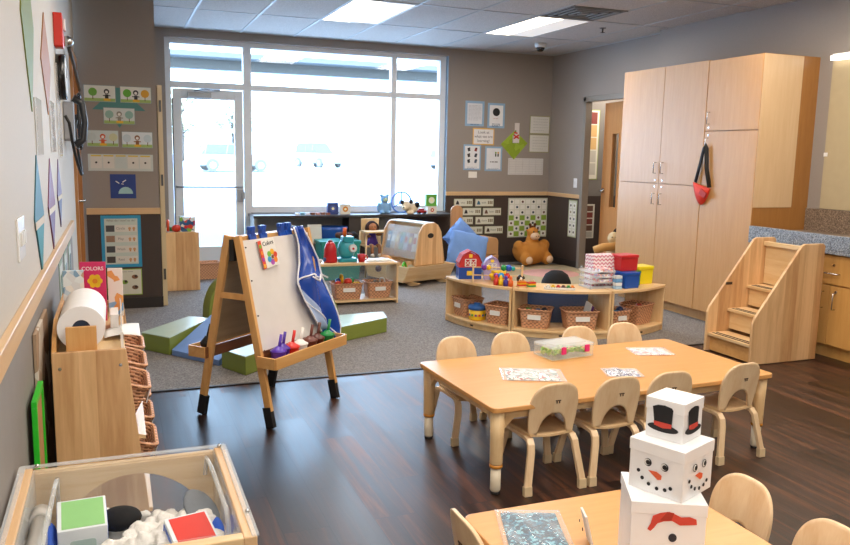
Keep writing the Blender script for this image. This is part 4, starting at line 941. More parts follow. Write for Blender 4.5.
# doll in high chair
t=thing('doll_high_chair','small wooden doll high chair with a tray, below the window','doll chair',(2.79,8.74,.005),rad(0))
q=MB(mapleX); q.rbox(-.15,.15,-.20,-.02,.515,.532,.03); q.build('tray',t)
for sx in (-1,1):
    for y0,y1 in ((-.19,-.14),(.13,.09)): MB(mapleZ).tube([(sx*.14,y0,0),(sx*.12,y1,.515)],.013,4).build('leg',t)
q=MB(mapleX); q.bb(-.12,.12,-.11,.1,.34,.355); q.bb(-.115,.115,-.175,-.155,.2,.22); q.build('seat',t); MB(mapleZ).bb(-.11,.11,.09,.105,.34,.66).build('backrest',t,bev=.004)
t=thing('rag_doll','brown-skinned doll with dark hair and a purple dress sitting in the doll high chair','doll',(2.79,8.74,.361)); t.scale=(.82,.82,.82)
skin=plain('#a8704c',.7)
plush([((0,-.01,.05),(.06,.05,.07)),((0,0,.13),(.045,.04,.05)),((0,0,.20),.03),((-.07,-.05,.13),(.035,.045,.02)),((.08,-.06,.155),(.05,.04,.022)),((.0,0,.255),(.062,.055,.065)),((-.05,-.12,.0),(.03,.08,.03)),((.05,-.12,.0),(.03,.08,.03)),((-.06,-.19,-.06),(.026,.026,.07)),((.05,-.19,-.06),(.026,.026,.07))],'body',t,skin,.007)
q=MB(plain('#5b3a9a',.8)); q.lathe([(.095,.0),(.075,.05),(.055,.12),(.048,.165),(.03,.185)],sy=.85); q.build('dress',t)
plush([((0,.03,.285),(.078,.06,.06)),((-.07,.02,.24),(.035,.04,.07)),((.07,.02,.24),(.035,.04,.07))],'hair',t,fur('#2c1614'),.008)
q=MB(plain('#e6dfd6',.7)); q.ball((-.06,-.20,-.13),(.03,.045,.03)); q.ball((.05,-.20,-.13),(.03,.045,.03)); q.each('shoe',t)
q=MB(black); q.ball((-.02,-.052,.262),.007); q.ball((.02,-.052,.262),.007); q.each('eye',t); q=MB(plain('#8c2f2f')); q.ball((0,-.055,.235),(.014,.006,.005)); q.build('mouth',t)
tag(MB(plain('#d8cfae',.6)).bb(-.05,.05,0,.01,0,.12).build('picture_card',None,loc=(2.62,8.60,.0055)),'pale picture card standing on the floor under the counter','card') if False else None
# book display unit
t=thing('book_display','maple book browser with sling panels and a rocking tray base, below the window','book rack',(0,0,0))
BX0,BX1=2.92,3.52
def tri(y): return [(8.10,.22),(8.54,.22),(8.48,.58),(8.43,.655),(8.38,.68),(8.26,.68),(8.21,.655),(8.16,.58)]
for x in (BX0,BX1): MB(blockwoodZ).prism(tri(0),'X',x-.011,x+.011).build('end_panel',t,bev=.003)
q=MB(plain('#2b241f',.8)); q.prism([(8.32+.045*cos(a/14*2*PI),.54+.028*sin(a/14*2*PI)) for a in range(14)],'X',BX1+.011,BX1+.0125); q.build('hand_slot',t)
q=MB(plain('#ded9d0',.5)); q.bb(BX0+.011,BX1-.011,8.24,8.40,.665,.68); q.build('top_board',t,bev=.003)
q=MB(clear('#d9dee0',.6,.15)); q.box(((BX0+BX1)/2,8.155,.46),(BX1-BX0-.03,.004,.36),(-.25,0,0)); q.build('sling',t)
q=MB(mapleX); q.bb(BX0+.011,BX1-.011,8.30,8.312,.22,.66); q.build('divider',t)
tray=[(BX0-.12,.22),(BX1+.14,.22),(BX1+.0,.06),(BX0+.02,.06)]
q=MB(mapleX); q.prism([(BX0-.07,.225),(BX1+.12,.225),(BX1+.02,.05),(BX0,.05)],'Y',7.92,7.935); q.prism([(BX0-.07,.225),(BX1+.12,.225),(BX1+.02,.05),(BX0,.05)],'Y',8.595,8.61)
q.each('tray_front',t,bev=.003)
q=MB(mapleY); q.prism([(BX1+.02,.05),(BX1+.12,.225),(BX1+.105,.225),(BX1+.005,.05)],'Y',7.935,8.595); q.prism([(BX0,.05),(BX0-.07,.225),(BX0-.055,.225),(BX0+.015,.05)],'Y',7.935,8.595); q.bb(BX0,BX1+.02,7.935,8.595,.05,.062); q.each('tray_side',t)
q=MB(mapleX)
for y in (8.05,8.5): q.prism([(BX1-.14+.3*k/10,.05-.045*sin(PI*k/10)) for k in range(11)],'Y',y-.012,y+.012); q.prism([(BX0+.3*k/10,.05-.045*sin(PI*k/10)) for k in range(11)],'Y',y-.012,y+.012)
q.each('rocker',t)
BC=Matrix.Translation((3.11,8.26,0))@rotz(rad(-70))@Matrix.Translation((-3.22,-8.32,0)); t.matrix_world=BC; t.location=BC.translation; t.rotation_euler=(0,0,rad(-70))
g='picture books in the maple book browser'
random.seed(5); bc=[('#3f6f8f','blue'),('#c8c2b4','cream'),('#b98a3a','ochre'),('#5f7f52','green'),('#b8bcc4','silver'),('#9a4a3a','rust'),('#e9e4d8','white')]
for i,(h,n_) in enumerate(bc):
    x=BX0+.06+i*.075; q=MB(plain(h,.4)); q.box((0,0,.10),(.07,.012,.20),(-.25,0,0)); q.box((0,-.008,.12),(.04,.002,.07),(-.25,0,0),mat=plain(random.choice(['#f0d060','#d05040','#ffffff','#406fa0'])))
    tag(q.build('picture_book',None,loc=BC@Vector((x,8.185,.36)),rot=(0,0,rad(-70))),'%s picture book in the sling of the maple book browser'%n_,'book',g)
t=thing('abacus_arch','wooden rainbow arch toy in the tray of the book browser','arch toy',BC@Vector((3.12,8.02,.0635)),rad(-70))
for k,h in enumerate(('#c9863a','#b5562c','#8a8f3a','#4f6f8a')):
    r=.15-.03*k; MB(plain(h,.5)).tube([(r*cos(PI*a/14),0,r*sin(PI*a/14)+.06) for a in range(15)],.0135,4,flat=(.03,.0135)).build('arch',t)
toys(BC@Vector((3.28,8.02,.0635)),[('ball',0,0,0.04,.06,'#5b3826','brown ball in the tray of the book browser'),('ring',.1,-.03,.06,.05,'#63c83b','lime green ring in the tray of the book browser'),('ball',.2,.02,.06,.04,'#dfd8c8','cream ball in the tray of the book browser'),('ball',-.2,-.03,.08,.035,'#3a1f3d','dark purple ball in the tray of the book browser')])

# ------------------------------------------------------------------ things on the counter top
def box_book(lab,x,y,w,h,d,col,mot,z=WZ,name='board_book',cat='book'):
    t=thing(name,lab,cat,(x,y,z+.0005)); MB(plain(col,.4)).bb(-w/2,w/2,-d/2,d/2,0,h).build('cover',t,bev=.003)
    q=MB(); disc(q,0,h*.5,h*.27,plain(mot),-d/2-.0003); disc(q,0,h*.5,h*.12,plain('#f4e9c0'),-d/2-.0011); q.build('picture',t); return t
box_book('dark blue square book standing on the window counter',2.42,9.17,.13,.14,.06,'#31427f','#4c5ea0'); box_book('white book with an orange sun standing on the window counter',2.575,9.17,.125,.125,.05,'#e2ddd2','#d98a1d')
t=thing('plush_bear','light blue plush bear sitting on the window counter','plush toy',(3.08,9.18,WZ+.0005))
plush([((0,0,.075),(.065,.05,.08)),((0,-.01,.18),(.052,.048,.05)),((-.04,0,.225),.02),((.04,0,.225),.02),((-.07,0,.08),(.025,.025,.06)),((.07,0,.08),(.025,.025,.06)),((-.04,-.04,.02),(.03,.045,.022)),((.04,-.04,.02),(.03,.045,.022))],'body',t,fur('#7ba3c9'),.007)
MB(fur('#c9d3a6')).ball((0,-.048,.175),(.028,.018,.024)).build('muzzle',t); q=MB(black); q.ball((-.018,-.055,.195),.005);q.ball((.018,-.055,.195),.005); q.each('eye',t)
t=thing('steering_wheel_toy','pale blue toy steering wheel propped on the window counter','toy',(3.35,9.31,WZ+.0005)); m=plain('#5f86c8',.5)
MB(m).tube([(.13*cos(a/28*2*PI),0,.132+.13*sin(a/28*2*PI)) for a in range(28)],.010,8,close=True).build('rim',t)
q=MB(m); 
for a in (90,210,330): q.tube([(0,0,.132),(.13*cos(rad(a)),0,.132+.13*sin(rad(a)))],.008,8)
q.cyl((0,-.012,.132),(0,.012,.132),.03); q.build('spokes',t)
t=thing('plush_cow','white and black plush dog lying on the window counter','plush toy',(3.37,9.12,WZ+.0005),rad(10)); t.scale=(1.25,1.25,1.25)
plush([((.04,0,.06),(.075,.05,.058)),((-.04,-.03,.085),(.052,.048,.05)),((-.07,-.06,.065),(.03,.03,.025)),((.0,-.05,.015),(.05,.02,.016))],'body',t,fur('#e2d2b4'),.007)
q=MB(fur('#1f1b1a')); q.ball((.0,-.06,.125),(.022,.016,.022)); q.ball((-.09,-.045,.12),(.018,.015,.02)); q.ball((.085,-.03,.09),(.03,.03,.03)); q.ball((-.095,-.082,.07),(.010,.008,.007)); q.build('spots',t)
t=thing('toy_car','red toy car on the window counter','toy car',(3.555,9.13,WZ+.0005)); q=MB(plain('#a31d20',.3)); q.rbox(-.06,.06,-.03,.03,.012,.045,.015); q.rbox(-.035,.03,-.026,.026,.045,.068,.01); q.build('car_body',t,bev=.004)
for x in (-.035,.035):
    for y in (-.031,.031): q=MB(black); q.cyl((x,y-.006,.014),(x,y+.006,.014),.014,n=14); q.build('wheel',t)
box_book('white box with red fruit pictures under the green book on the window counter',3.70,9.17,.12,.09,.08,'#e4ddd0','#c23a2b',name='snack_box',cat='box'); box_book('green-framed picture box on top of the white fruit box, on the counter',3.70,9.19,.145,.15,.06,'#5fa43a','#e6ead2',z=WZ+.0905,name='picture_box',cat='box')
t=thing('toy_train','row of small flat coloured pieces lying along the window counter','toy pieces',(2.2,9.14,WZ+.0005))
for i,h in enumerate(('#e8e8ea','#7fb0c4','#e8e8ea','#7a4a35','#c07a5a','#8b5a40','#a3603f')): MB(plain(h)).rbox(-.24+.062*i,-.19+.062*i,-.03,.03,0,.022+.006*(i%2),.01).build('piece',t)

# ------------------------------------------------------------------ pillows, couch, giraffe
def pillow(lab,loc,rot,w=.42,h=.42,th=.07,col='#6d93cf'):
    m=plain(col,.85,bump=.3,bscale=30); q=MB(m)
    def f(u,v,s):
        a=2*u-1;b=2*v-1; k=(max(0,(1-a**4)*(1-b**4)))**.5; pin=1-.06*(a*a+b*b)*(1 if abs(a*b)<.8 else .6)
        return Vector((a*w/2*pin,s*th*k+.004*s*sin(a*9)*sin(b*7),b*h/2*pin))
    q.sheet(lambda u,v:(f(u,v,-1),f(u,v,1)),20,20)
    o=q.build('pillow',None,loc=loc); o.rotation_euler=rot; return tag(o,lab,'pillow')
pillow('large light blue pillow leaning against the book browser',(3.78,8.22,.33),(rad(-18),rad(14),rad(-8)),.50,.46)
pillow('light blue pillow behind the larger blue pillow',(3.86,8.58,.44),(rad(-14),rad(45),rad(-8)),.38,.38)
t=thing('toddler_couch','tan wooden toddler chair with a rounded high back beside the blue pillows','chair',(3.97,8.80,.005),rad(8))
q=MB(wood('#b5855a','#c99a6c','Z',name='tan_wood')); q.rbox(-.085,.085,.13,.155,.25,.80,.07,axis='Y'); q.build('backrest',t,bev=.004)
MB(plain('#b48a5c',.8)).rbox(-.02,.42,-.2,.12,.20,.42,.06,axis='Y').build('cushion',t,bev=.02); q=MB(wood('#b5855a','#c99a6c','Z')); 
for x in (-.07,.4):
    for y in (-.18,.14): q.bb(x-.015,x+.015,y-.015,y+.015,0,.25)
q.bb(-.085,.42,-.195,.155,.17,.20); q.build('frame',t)
toys((4.32,8.55,.30),[]) 
t=thing('plush_giraffe_chair','round brown plush giraffe chair sitting against the dark wainscot','plush chair',(5.04,8.98,.005),rad(10))
cara=fur('#bf7f33')
plush([((0,0,.17),(.25,.18,.155)),((-.13,0,.20),(.13,.15,.12)),((.13,0,.20),(.13,.15,.12)),((-.21,-.02,.27),(.07,.08,.075)),((.21,-.02,.27),(.07,.08,.075)),((-.17,-.13,.11),(.075,.08,.085)),((.17,-.13,.11),(.075,.08,.085)),((.02,.0,.34),(.09,.08,.08)),((.02,-.01,.43),(.08,.075,.085)),((-.06,.0,.47),(.03,.015,.02)),((.10,0,.47),(.03,.015,.02))],'body',t,cara,.014)
q=MB(fur('#e3c4a4')); q.ball((.01,-.075,.395),(.072,.045,.05)); q.ball((-.17,-.195,.10),(.05,.03,.05)); q.ball((.17,-.195,.10),(.05,.03,.05)); q.build('muzzle_and_soles',t)
q=MB(fur('#5a3218')); q.cyl((-.015,0,.49),(-.02,0,.535),.012); q.cyl((.05,0,.49),(.06,0,.535),.012); q.ball((-.02,0,.54),.02); q.ball((.06,0,.54),.02); q.ball((.02,.0,.51),(.05,.03,.02)); q.each('horns',t)
q=MB(black); q.ball((-.02,-.078,.455),.010); q.ball((.055,-.078,.455),.010); q.ball((-.01,-.12,.40),(.008,.005,.005)); q.ball((.03,-.12,.40),(.008,.005,.005)); q.each('eye',t)
t=thing('round_rug','round pink and beige rug behind the curved shelf','rug',(4.92,8.25,.0045)); MB(plain('#d8a49a',.95,bump=.5,bscale=90)).lathe([(.70,0),(.70,.012),(.001,.013)],n=48).build('rug_centre',t); MB(plain('#b8a888',.95,bump=.5,bscale=90)).lathe([(.85,0),(.85,.010),(.70,.0125)],n=48).build('rug_border',t)
t=thing('black_cushion','black domed floor cushion behind the curved shelf','cushion',(4.22,6.95,.0045)); MB(plain('#121012',.9)).lathe([(.15,0),(.16,.06),(.15,.15),(.115,.22),(.06,.255),(.001,.262)],n=32).build('cushion_body',t); MB(plain('#0d0c0d',.9)).tube([(.16*cos(a/24*2*PI),.16*sin(a/24*2*PI),.05) for a in range(24)],.006,6,close=True).build('piping',t)
t=thing('blue_crate','dark blue storage crate on the floor behind the middle curved shelf unit','crate',(cs(243,.50,.0045)),rad(-24)); MB(plain('#174a86',.5)).bb(-.30,.30,-.10,.10,0,.33).build('crate_body',t,bev=.01); MB(plain('#174a86',.5)).bb(-.31,.31,-.11,.11,.31,.335).build('rim',t,bev=.004)
# doll on a small wooden chair near the door
t=thing('wooden_doll_seat','small tan padded toy chair by the open door','toy chair',(4.98,7.1,.005),rad(-20))
q=MB(plain('#c99552',.7)); q.tube([(-.20,-.05,.43),(-.1,-.06,.47),(.02,-.06,.48),(.14,-.05,.50)],.045,12); q.build('armrest',t); q=MB(plain('#b98648',.7)); q.rbox(-.18,.14,-.08,.14,.02,.30,.05); q.build('seat',t,bev=.01); MB(plain('#b98648',.7)).rbox(-.16,-.10,-.07,-.03,.28,.45,.015).build('arm_post',t); MB(plain('#b98648',.7)).rbox(.06,.12,-.07,-.03,.28,.47,.015).build('arm_post',t)
t=thing('soft_doll','soft doll with a round pale face and dark hair above the tan toy chair','doll',(5.02,7.13,.305),rad(-20)); plush([((0,0,.10),(.07,.06,.11)),((0,-.01,.26),(.068,.06,.07)),((0,0,.19),.04)],'body',t,fur('#d9c29a'),.009)
plush([((.05,.03,.31),(.05,.05,.06)),((.07,.0,.26),(.03,.04,.05))],'hair',t,fur('#241712'),.009); q=MB(black); q.ball((-.03,-.062,.275),.007); q.ball((.012,-.068,.275),.007); q.each('eye',t)

# ------------------------------------------------------------------ small cabinet by the glass door
t=thing('small_cabinet','small maple cabinet beside the glass door holding bright toys','cabinet',(0,0,0)); q=MB(blockwoodZ)
MB(blockwoodZ).bb(.425,.775,8.20,8.215,.006,.60).build('side_panel',t,bev=.003); MB(blockwoodZ).bb(.425,.775,8.72,8.735,.006,.60).build('side_panel',t,bev=.003)
MB(mapleY).bb(.425,.775,8.2155,8.7195,.58,.60).build('top_board',t); MB(mapleY).bb(.425,.775,8.2155,8.7195,.05,.068).build('bottom_board',t); MB(mapleY).bb(.425,.437,8.2155,8.7195,.068,.58).build('back_board',t); MB(mapleY).bb(.437,.77,8.2155,8.7195,.31,.325).build('shelf_board',t)
g='bright toys on the small cabinet'
toys((.52,8.28,.6005),[('ring',-.04,0,0,.05,'#d6481c','orange toy ring on the small cabinet'),('fruit',.04,-.02,0,.045,'#c8321d','red toy fruit on the small cabinet'),('brick',.0,.1,0,.045,'#2f9a52','green toy brick on the small cabinet')],g)
t=thing('busy_board','toy activity cube with blue, white and red bumps on the small cabinet','activity toy',(.67,8.32,.6005)); MB(patterned(['#2d5c8f','#dfe3e6','#7fb04a','#2d5c8f','#c83a2a','#e8e4dc'],26,.3,'activity_faces')).bb(-.075,.075,-.07,.07,0,.15).build('cube',t,bev=.004); q=MB(plain('#c8202a')); q.cyl((-.02,-.07,.05),(-.02,-.085,.05),.016); q.cyl((.045,-.07,.09),(.045,-.085,.09),.014,mat=plain('#23558f')); q.build('knob',t)
basket('reddish wicker basket on the floor beside the small cabinet',(.93,8.95,.005),rad(4),.26,.2,.18,None,False)

# ------------------------------------------------------------------ soft play mats
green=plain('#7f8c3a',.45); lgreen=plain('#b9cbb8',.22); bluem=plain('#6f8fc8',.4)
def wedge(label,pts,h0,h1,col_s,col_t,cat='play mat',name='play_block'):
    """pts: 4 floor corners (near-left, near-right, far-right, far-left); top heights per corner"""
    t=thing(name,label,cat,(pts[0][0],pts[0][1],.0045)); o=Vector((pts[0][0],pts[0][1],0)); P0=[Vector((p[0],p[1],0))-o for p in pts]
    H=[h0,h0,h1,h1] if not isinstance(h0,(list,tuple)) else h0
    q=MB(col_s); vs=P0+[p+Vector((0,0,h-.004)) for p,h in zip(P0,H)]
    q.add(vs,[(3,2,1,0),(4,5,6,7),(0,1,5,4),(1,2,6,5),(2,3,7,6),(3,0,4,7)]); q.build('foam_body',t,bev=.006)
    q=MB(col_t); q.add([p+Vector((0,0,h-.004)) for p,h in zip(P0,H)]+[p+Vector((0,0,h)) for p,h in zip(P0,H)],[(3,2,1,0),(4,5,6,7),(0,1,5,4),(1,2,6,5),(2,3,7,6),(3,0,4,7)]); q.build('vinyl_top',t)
    return t
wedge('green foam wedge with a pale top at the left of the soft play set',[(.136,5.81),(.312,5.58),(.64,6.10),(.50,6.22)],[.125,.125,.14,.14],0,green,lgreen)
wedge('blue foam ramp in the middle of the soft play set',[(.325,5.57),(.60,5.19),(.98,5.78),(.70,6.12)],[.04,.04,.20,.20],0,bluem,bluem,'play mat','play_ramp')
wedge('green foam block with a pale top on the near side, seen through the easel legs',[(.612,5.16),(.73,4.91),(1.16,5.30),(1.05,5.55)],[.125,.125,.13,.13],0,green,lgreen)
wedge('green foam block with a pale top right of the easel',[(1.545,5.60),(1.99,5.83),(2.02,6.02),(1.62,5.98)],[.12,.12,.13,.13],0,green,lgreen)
def archp(label,c,a,w=.46,h=.40,th=.20):
    t=thing('play_arch',label,'play mat',(c[0],c[1],.0045),a); pts=[(-w/2,0),(w/2,0)]+[(w/2*cos(PI*k/16),.12+(h-.12)*sin(PI*k/16)) for k in range(17)]
    MB(green).prism(pts,'Y',-th/2,th/2,sm=False).build('foam_body',t,bev=.008); 
    q=MB(bluem); q.prism([(-w/2+.06,0.001),(w/2-.06,0.001)]+[((w/2-.06)*cos(PI*k/12),.10+(h-.2)*sin(PI*k/12)) for k in range(13)],'Y',-th/2-.002,-th/2+.0); q.build('vinyl_panel',t)
archp('tall rounded green foam piece behind the blue ramp, left of the easel',(.84,6.42),rad(15),.42,.42,.14)
archp('rounded green foam piece just right of the easel',(1.40,5.80),rad(15),.36,.38,.12)

# ------------------------------------------------------------------ art cart along the left wall
t=thing('art_shelf','maple art cart along the left wall, carrying the big paper roll and tilted baskets','shelf',(0,0,0))
A0,A1=2.89,3.86
side=[(-.245,.01),(.075,.01),(.015,.70),(-.225,.70)]
MB(blockwoodZ).prism([(-.225,.01),(.085,.01),(.015,.722),(-.225,.722)],'Y',A0,A0+.018).build('end_panel',t,bev=.003)
MB(blockwoodZ).prism([(-.225,.01),(.085,.01),(.015,.722),(-.225,.722)],'Y',A1,A1+.018).build('end_panel',t,bev=.003)
MB(mapleY).bb(-.222,.012,A0+.0185,A1-.0005,.68,.70).build('top_board',t); MB(mapleZ).bb(-.224,-.212,A0+.0185,A1-.0005,.02,.68).build('back_board',t)
MB(pinem).prism([(A0+.03,.70),(A0+.10,.76),(A0+.22,.80),(A1,.80),(A1,.68),(A0+.02,.68)],'X',-.228,-.212).build('back_rail',t,bev=.003)
MB(mapleY).box((-.06,(A0+A1)/2,.42),(.27,A1-A0-.02,.014),(0,.25,0)).build('slanted_shelf',t); MB(mapleY).box((-.05,(A0+A1)/2,.14),(.28,A1-A0-.02,.014),(0,.25,0)).build('slanted_shelf',t)
MB(mapleY).bb(-.212,.06,A0+.0185,A1-.0005,.02,.036).build('bottom_board',t)
q=MB(steel); q.cyl((-.20,A0-.002,.665),(-.20,A0+.001,.665),.006,n=10); q.cyl((-.005,A0-.002,.665),(-.005,A0+.001,.665),.006,n=10); q.each('bolt',t)
q=MB(clear('#e9eef0',.5,.15)); q.bb(.0,.006,A0+.12,A1-.001,.70,.78); q.build('clear_guard',t); q=MB(white)
q.bb(-.002,.008,A0+.10,A0+.112,.70,.76); q.bb(-.002,.008,A1-.012,A1-.001,.70,.78); q.each('guard_post',t)
for y in (3.05,3.37,3.68):
    for (x,z) in ((-.035,.47),(-.015,.25)):
        lab='wicker basket in the %s row of the art cart, %s'%('upper' if z>.3 else 'lower',{3.05:'nearest the clear table',3.37:'in the middle',3.68:'farthest from the clear table'}[y])
        b=basket(lab,(x,y,z),PI/2,.24,.18,.12,'wicker baskets in the art cart',False); b.rotation_euler=(0,rad(18),0); b.rotation_euler=Euler((0,rad(18),0)).to_matrix().to_4x4().to_euler(); 
        b.rotation_mode='XYZ'; b.rotation_euler=(Matrix.Rotation(rad(18),3,'Y')@Matrix.Rotation(PI/2,3,'Z')).to_euler()
        q=MB(plain('#e8e6ea',.3)); q.box((0,-.100,.085),(.15,.003,.06),(-.08,0,0)); q.build('label_holder',b)
t=thing('paper_roll','big white paper roll in its wooden holder on top of the art cart','paper roll',(-.13,2.93,.7005))
q=MB(plain('#f1f1f3',.6)); n=36; RZ=.088; y0,y1=.035,.43
prof=[(RZ-.035,y0),(RZ-.03,y0)]; 
vs=[];fs=[]
for r,y in ((.030,y0),(.079,y0),(.079,y1),(.030,y1)):
    for j in range(n): vs.append((r*cos(2*PI*j/n),y,RZ+r*sin(2*PI*j/n)))
for i in range(4):
    for j in range(n):
        k=(i+1)%4; fs.append((i*n+j,k*n+j,k*n+(j+1)%n,i*n+(j+1)%n))
q.add(vs,fs,sm=True); o=q.build('paper',t); m=o.modifiers.new('e','EDGE_SPLIT'); m.split_angle=rad(40)
q=MB(plain('#20304a',.5)); q.cyl((0,y0+.004,RZ),(0,y1-.004,RZ),.0299,n=n); q.build('core',t)
q=MB(pinem); q.bb(-.05,.05,0,.018,0,RZ+.012); q.bb(-.05,.05,.45,.468,0,RZ+.012); q.each('holder',t,bev=.002)
q=MB(plain('#f4f1ec',.6)); q.sheet(lambda u,v:(Vector((.07+.13*u,.20+.14*v+.10*u*v,.01+.02*u*(1-u)*2-.0*u)),Vector((.07+.13*u,.20+.14*v+.10*u*v,.0095+.02*u*(1-u)*2))),10,6); q.build('loose_end',t)
t=thing('picture_book','bright pink book with a yellow flower standing behind the paper roll','book',(-.10,3.52,.7005),rad(-8)); MB(plain('#d92a68',.4)).bb(-.05,.05,-.006,.006,0,.25).build('cover',t)
q=MB(); y=-.0063
for i in range(6):
    a=2*PI*i/6; disc(q,.008+.018*cos(a),.17+.018*sin(a),.012,plain('#f2c31d'),y)
disc(q,.008,.17,.010,plain('#e08a1a'),y-.001); text_to(q,'COLORS',.022,(.0,y,.222),plain('#f7e3ea'),bold=.0003); q.build('flower_picture',t)
def box_item(nm,lab,cat,x,y,z,w,d,h,mat,a=0):
    o=MB(mat).bb(-w/2,w/2,-d/2,d/2,0,h).build(nm,None,bev=.002,loc=(x,y,z),rot=(0,0,a)); return tag(o,lab,cat)
art=patterned(['#bcd0de','#e8e6df','#7fa3c0','#d8dde0','#c9a58c','#dfe7ea'],38,.5,'cover_art')
box_item('picture_book','pale blue patterned book leaning by the wall behind the paper roll','book',-.175,3.50,.7005,.08,.012,.22,art,.1)
box_item('picture_card','white card with an orange and blue drawing behind the pink book','card',-.015,3.60,.7005,.06,.008,.21,patterned(['#efe9df','#e8a45a','#efe9df','#86b4dc','#efe9df'],30,.5),-.1)
box_item('storage_box','narrow patterned box at the far end of the art cart','box',-.02,3.76,.7005,.045,.14,.17,patterned(['#d9d5c4','#c8b79a','#b8c8a8','#e4dfd2','#b06a60'],45,.5))
box_item('storage_box','beige patterned box beside the narrow one on the art cart','box',-.085,3.77,.7005,.05,.12,.16,patterned(['#cfc8b4','#b8ad94','#ddd7c8'],30,.6))
box_item('felt_pad','stack of thin papers in the clear guard of the art cart','papers',-.022,3.35,.7005,.03,.16,.07,plain('#e4dcd6'))
# green framed boards leaning between shelf and wall
t=thing('leaning_board','bright green rimmed board leaning between the art cart and the left wall','frame',(-.258,2.56,.005),LEFT)
q=MB(plain('#27c02a',.35)); q.bb(-.0,.02,-.012,.004,.02,.63); q.bb(.22,.24,-.012,.004,.02,.63); q.bb(0,.24,-.012,.004,.63,.65); q.bb(0,.24,-.012,.004,0,.02); q.build('frame_rim',t,bev=.002); MB(plain('#b98d5e',.6)).bb(.02,.22,-.006,.0,.02,.63).build('board',t)
box_item('cork_panel','brown and white marbled panel leaning against the left wall beneath the rail','board',-.268,3.06,.005,.012,.46,.80,patterned(['#b9a48d','#8d6e58','#d7cdbf','#a58a70'],9,.7,'cork'))

# ------------------------------------------------------------------ clear sensory table (bottom left)
t=thing('sensory_table','maple-framed clear play table full of white fluff in the bottom left corner','play table',(0,0,0))
X0,X1,Y0,Y1=-.262,.268,1.66,2.24; ZT=.57
q=MB(mapleX); arch=[(X0,.30),(X0,ZT),(X1,ZT),(X1,.30)]
hole=[(X0+.10+ (X1-X0-.17)*k/14,.40+.125*sin(PI*k/14)**.6) for k in range(15)]
q.prism([(X1-.012,.30),(X1-.012,ZT-.012),(X0+.012,ZT-.012),(X0+.012,.30),(X0+.10,.30)]+hole[0:]+[(X1-.07,.30)],'Y',Y1-.02,Y1-.002); q.build('end_panel',t,bev=.002)
q=MB(wood('#d0a574','#e6c193','Y',name='maple_rail'))
for x in (X0,X1-.03): q.bb(x,x+.03,Y0,Y1,ZT-.035,ZT)
q.each('side_rail',t,bev=.003)
q=MB(mapleX); q.bb(X0+.03,X1-.03,Y0,Y0+.03,ZT-.035,ZT); q.bb(X0+.03,X1-.03,Y1-.018,Y1,ZT-.035,ZT-.006); q.each('end_rail',t,bev=.003)
for x in (X0+.002,X1-.032):
    for y in (Y0+.002,Y1-.032): MB(mapleZ).bb(x,x+.03,y,y+.03,0.0,ZT-.036).build('leg',t,bev=.002)
tub=clear('#e3eaee',.86,.04)
q=MB(tub)
q.bb(X0+.032,X1-.032,Y0+.032,Y1-.022,.30,.304)
for a in ((X0+.032,X0+.035,Y0+.032,Y1-.022),(X1-.035,X1-.032,Y0+.032,Y1-.022),(X0+.035,X1-.035,Y0+.032,Y0+.035),(X0+.035,X1-.035,Y1-.025,Y1-.022)): q.bb(*a,.304,ZT+.001)
q.build('clear_tub',t)
q=MB(clear('#eef3f6',.6,.06)); 
for a in ((X0-.004,X0+.012,Y0,Y1),(X1-.012,X1+.004,Y0,Y1),(X0,X1,Y1-.012,Y1+.004)): q.bb(*a,ZT+.0005,ZT+.005)
q.tube([(X1-.06,Y1-.05,ZT-.06),(X1-.055,Y1-.05,ZT-.01),(X1-.05,Y1-.12,ZT-.01),(X1-.045,Y0+.18,ZT-.01),(X1-.045,Y0+.15,ZT-.04),(X1-.045,Y0+.15,ZT-.14)],.006,8); q.tube([(X0+.09,Y1-.05,ZT-.12),(X0+.09,Y1-.05,ZT-.02),(X0+.09,Y1-.10,ZT-.012),(X0+.085,Y0+.2,ZT-.012),(X0+.085,Y0+.17,ZT-.05)],.006,8)
q.build('rim_tube',t)
q=MB(steel); 
for x,y in ((X1-.015,Y1-.012),(X1-.004,Y0+.12),(X0+.04,Y1-.012)): q.ball((x,y,ZT+.006),.006,10,6)
q.each('bolt',t)
MB(mapleX).bb(X0+.034,X1-.034,Y0+.034,Y1-.024,.285,.299).build('bottom_board',t)
t=thing('pvc_pipe','grey plastic pipe lying along the left inside edge of the clear play table','pipe',(0,0,0)); q=MB(plain('#b7b4ae',.4)); q.cyl((X0+.062,1.70,.515),(X0+.058,2.05,.50),.020); q.build('pipe',t); q=MB(plain('#c3c0ba',.4)); q.cyl((X0+.058,2.04,.50),(X0+.057,2.10,.498),.025); q.build('collar',t)
# fluff
q=MB(plain('#e9e7e2',.95,bump=1,bscale=70)); random.seed(11)
for i in range(330):
    x=random.uniform(-.16,.20);y=random.uniform(1.74,2.19); 
    if (x+.06)**2/.008+(y-2.06)**2/.006<1: continue
    hh=.395+.045*cos(6*x+2)*sin(9*y)+.02*random.random(); r=random.uniform(.016,.034); q.ball((x,y,hh+.02),(r,r*random.uniform(.7,1.3),r*random.uniform(.5,.9)),8,6,rot=(random.random()*3,random.random()*3,0))
q.bb(-.222,.228,1.70,2.21,.3045,.385)
o=q.build('cotton_snow'); tag(o,'white fluffy filling heaped in the clear play table','filling'); o['kind']='stuff'
m=o.modifiers.new('r','REMESH'); m.mode='VOXEL'; m.voxel_size=.006; m.use_smooth_shade=True
d=o.modifiers.new('d','DISPLACE'); tx=bpy.data.textures.new('fl','CLOUDS'); tx.noise_scale=.018; tx.noise_depth=3; d.texture=tx; d.strength=.018; d.mid_level=.5
def rock(lab,c,r,h,rot=(0,0,0)):
    q=MB(plain(h,.9,bump=.6,bscale=50)); q.ball((0,0,0),r,16,10,rot=rot); o=q.build('felt_shape',None,loc=c); tag(o,lab,'felt'); return o
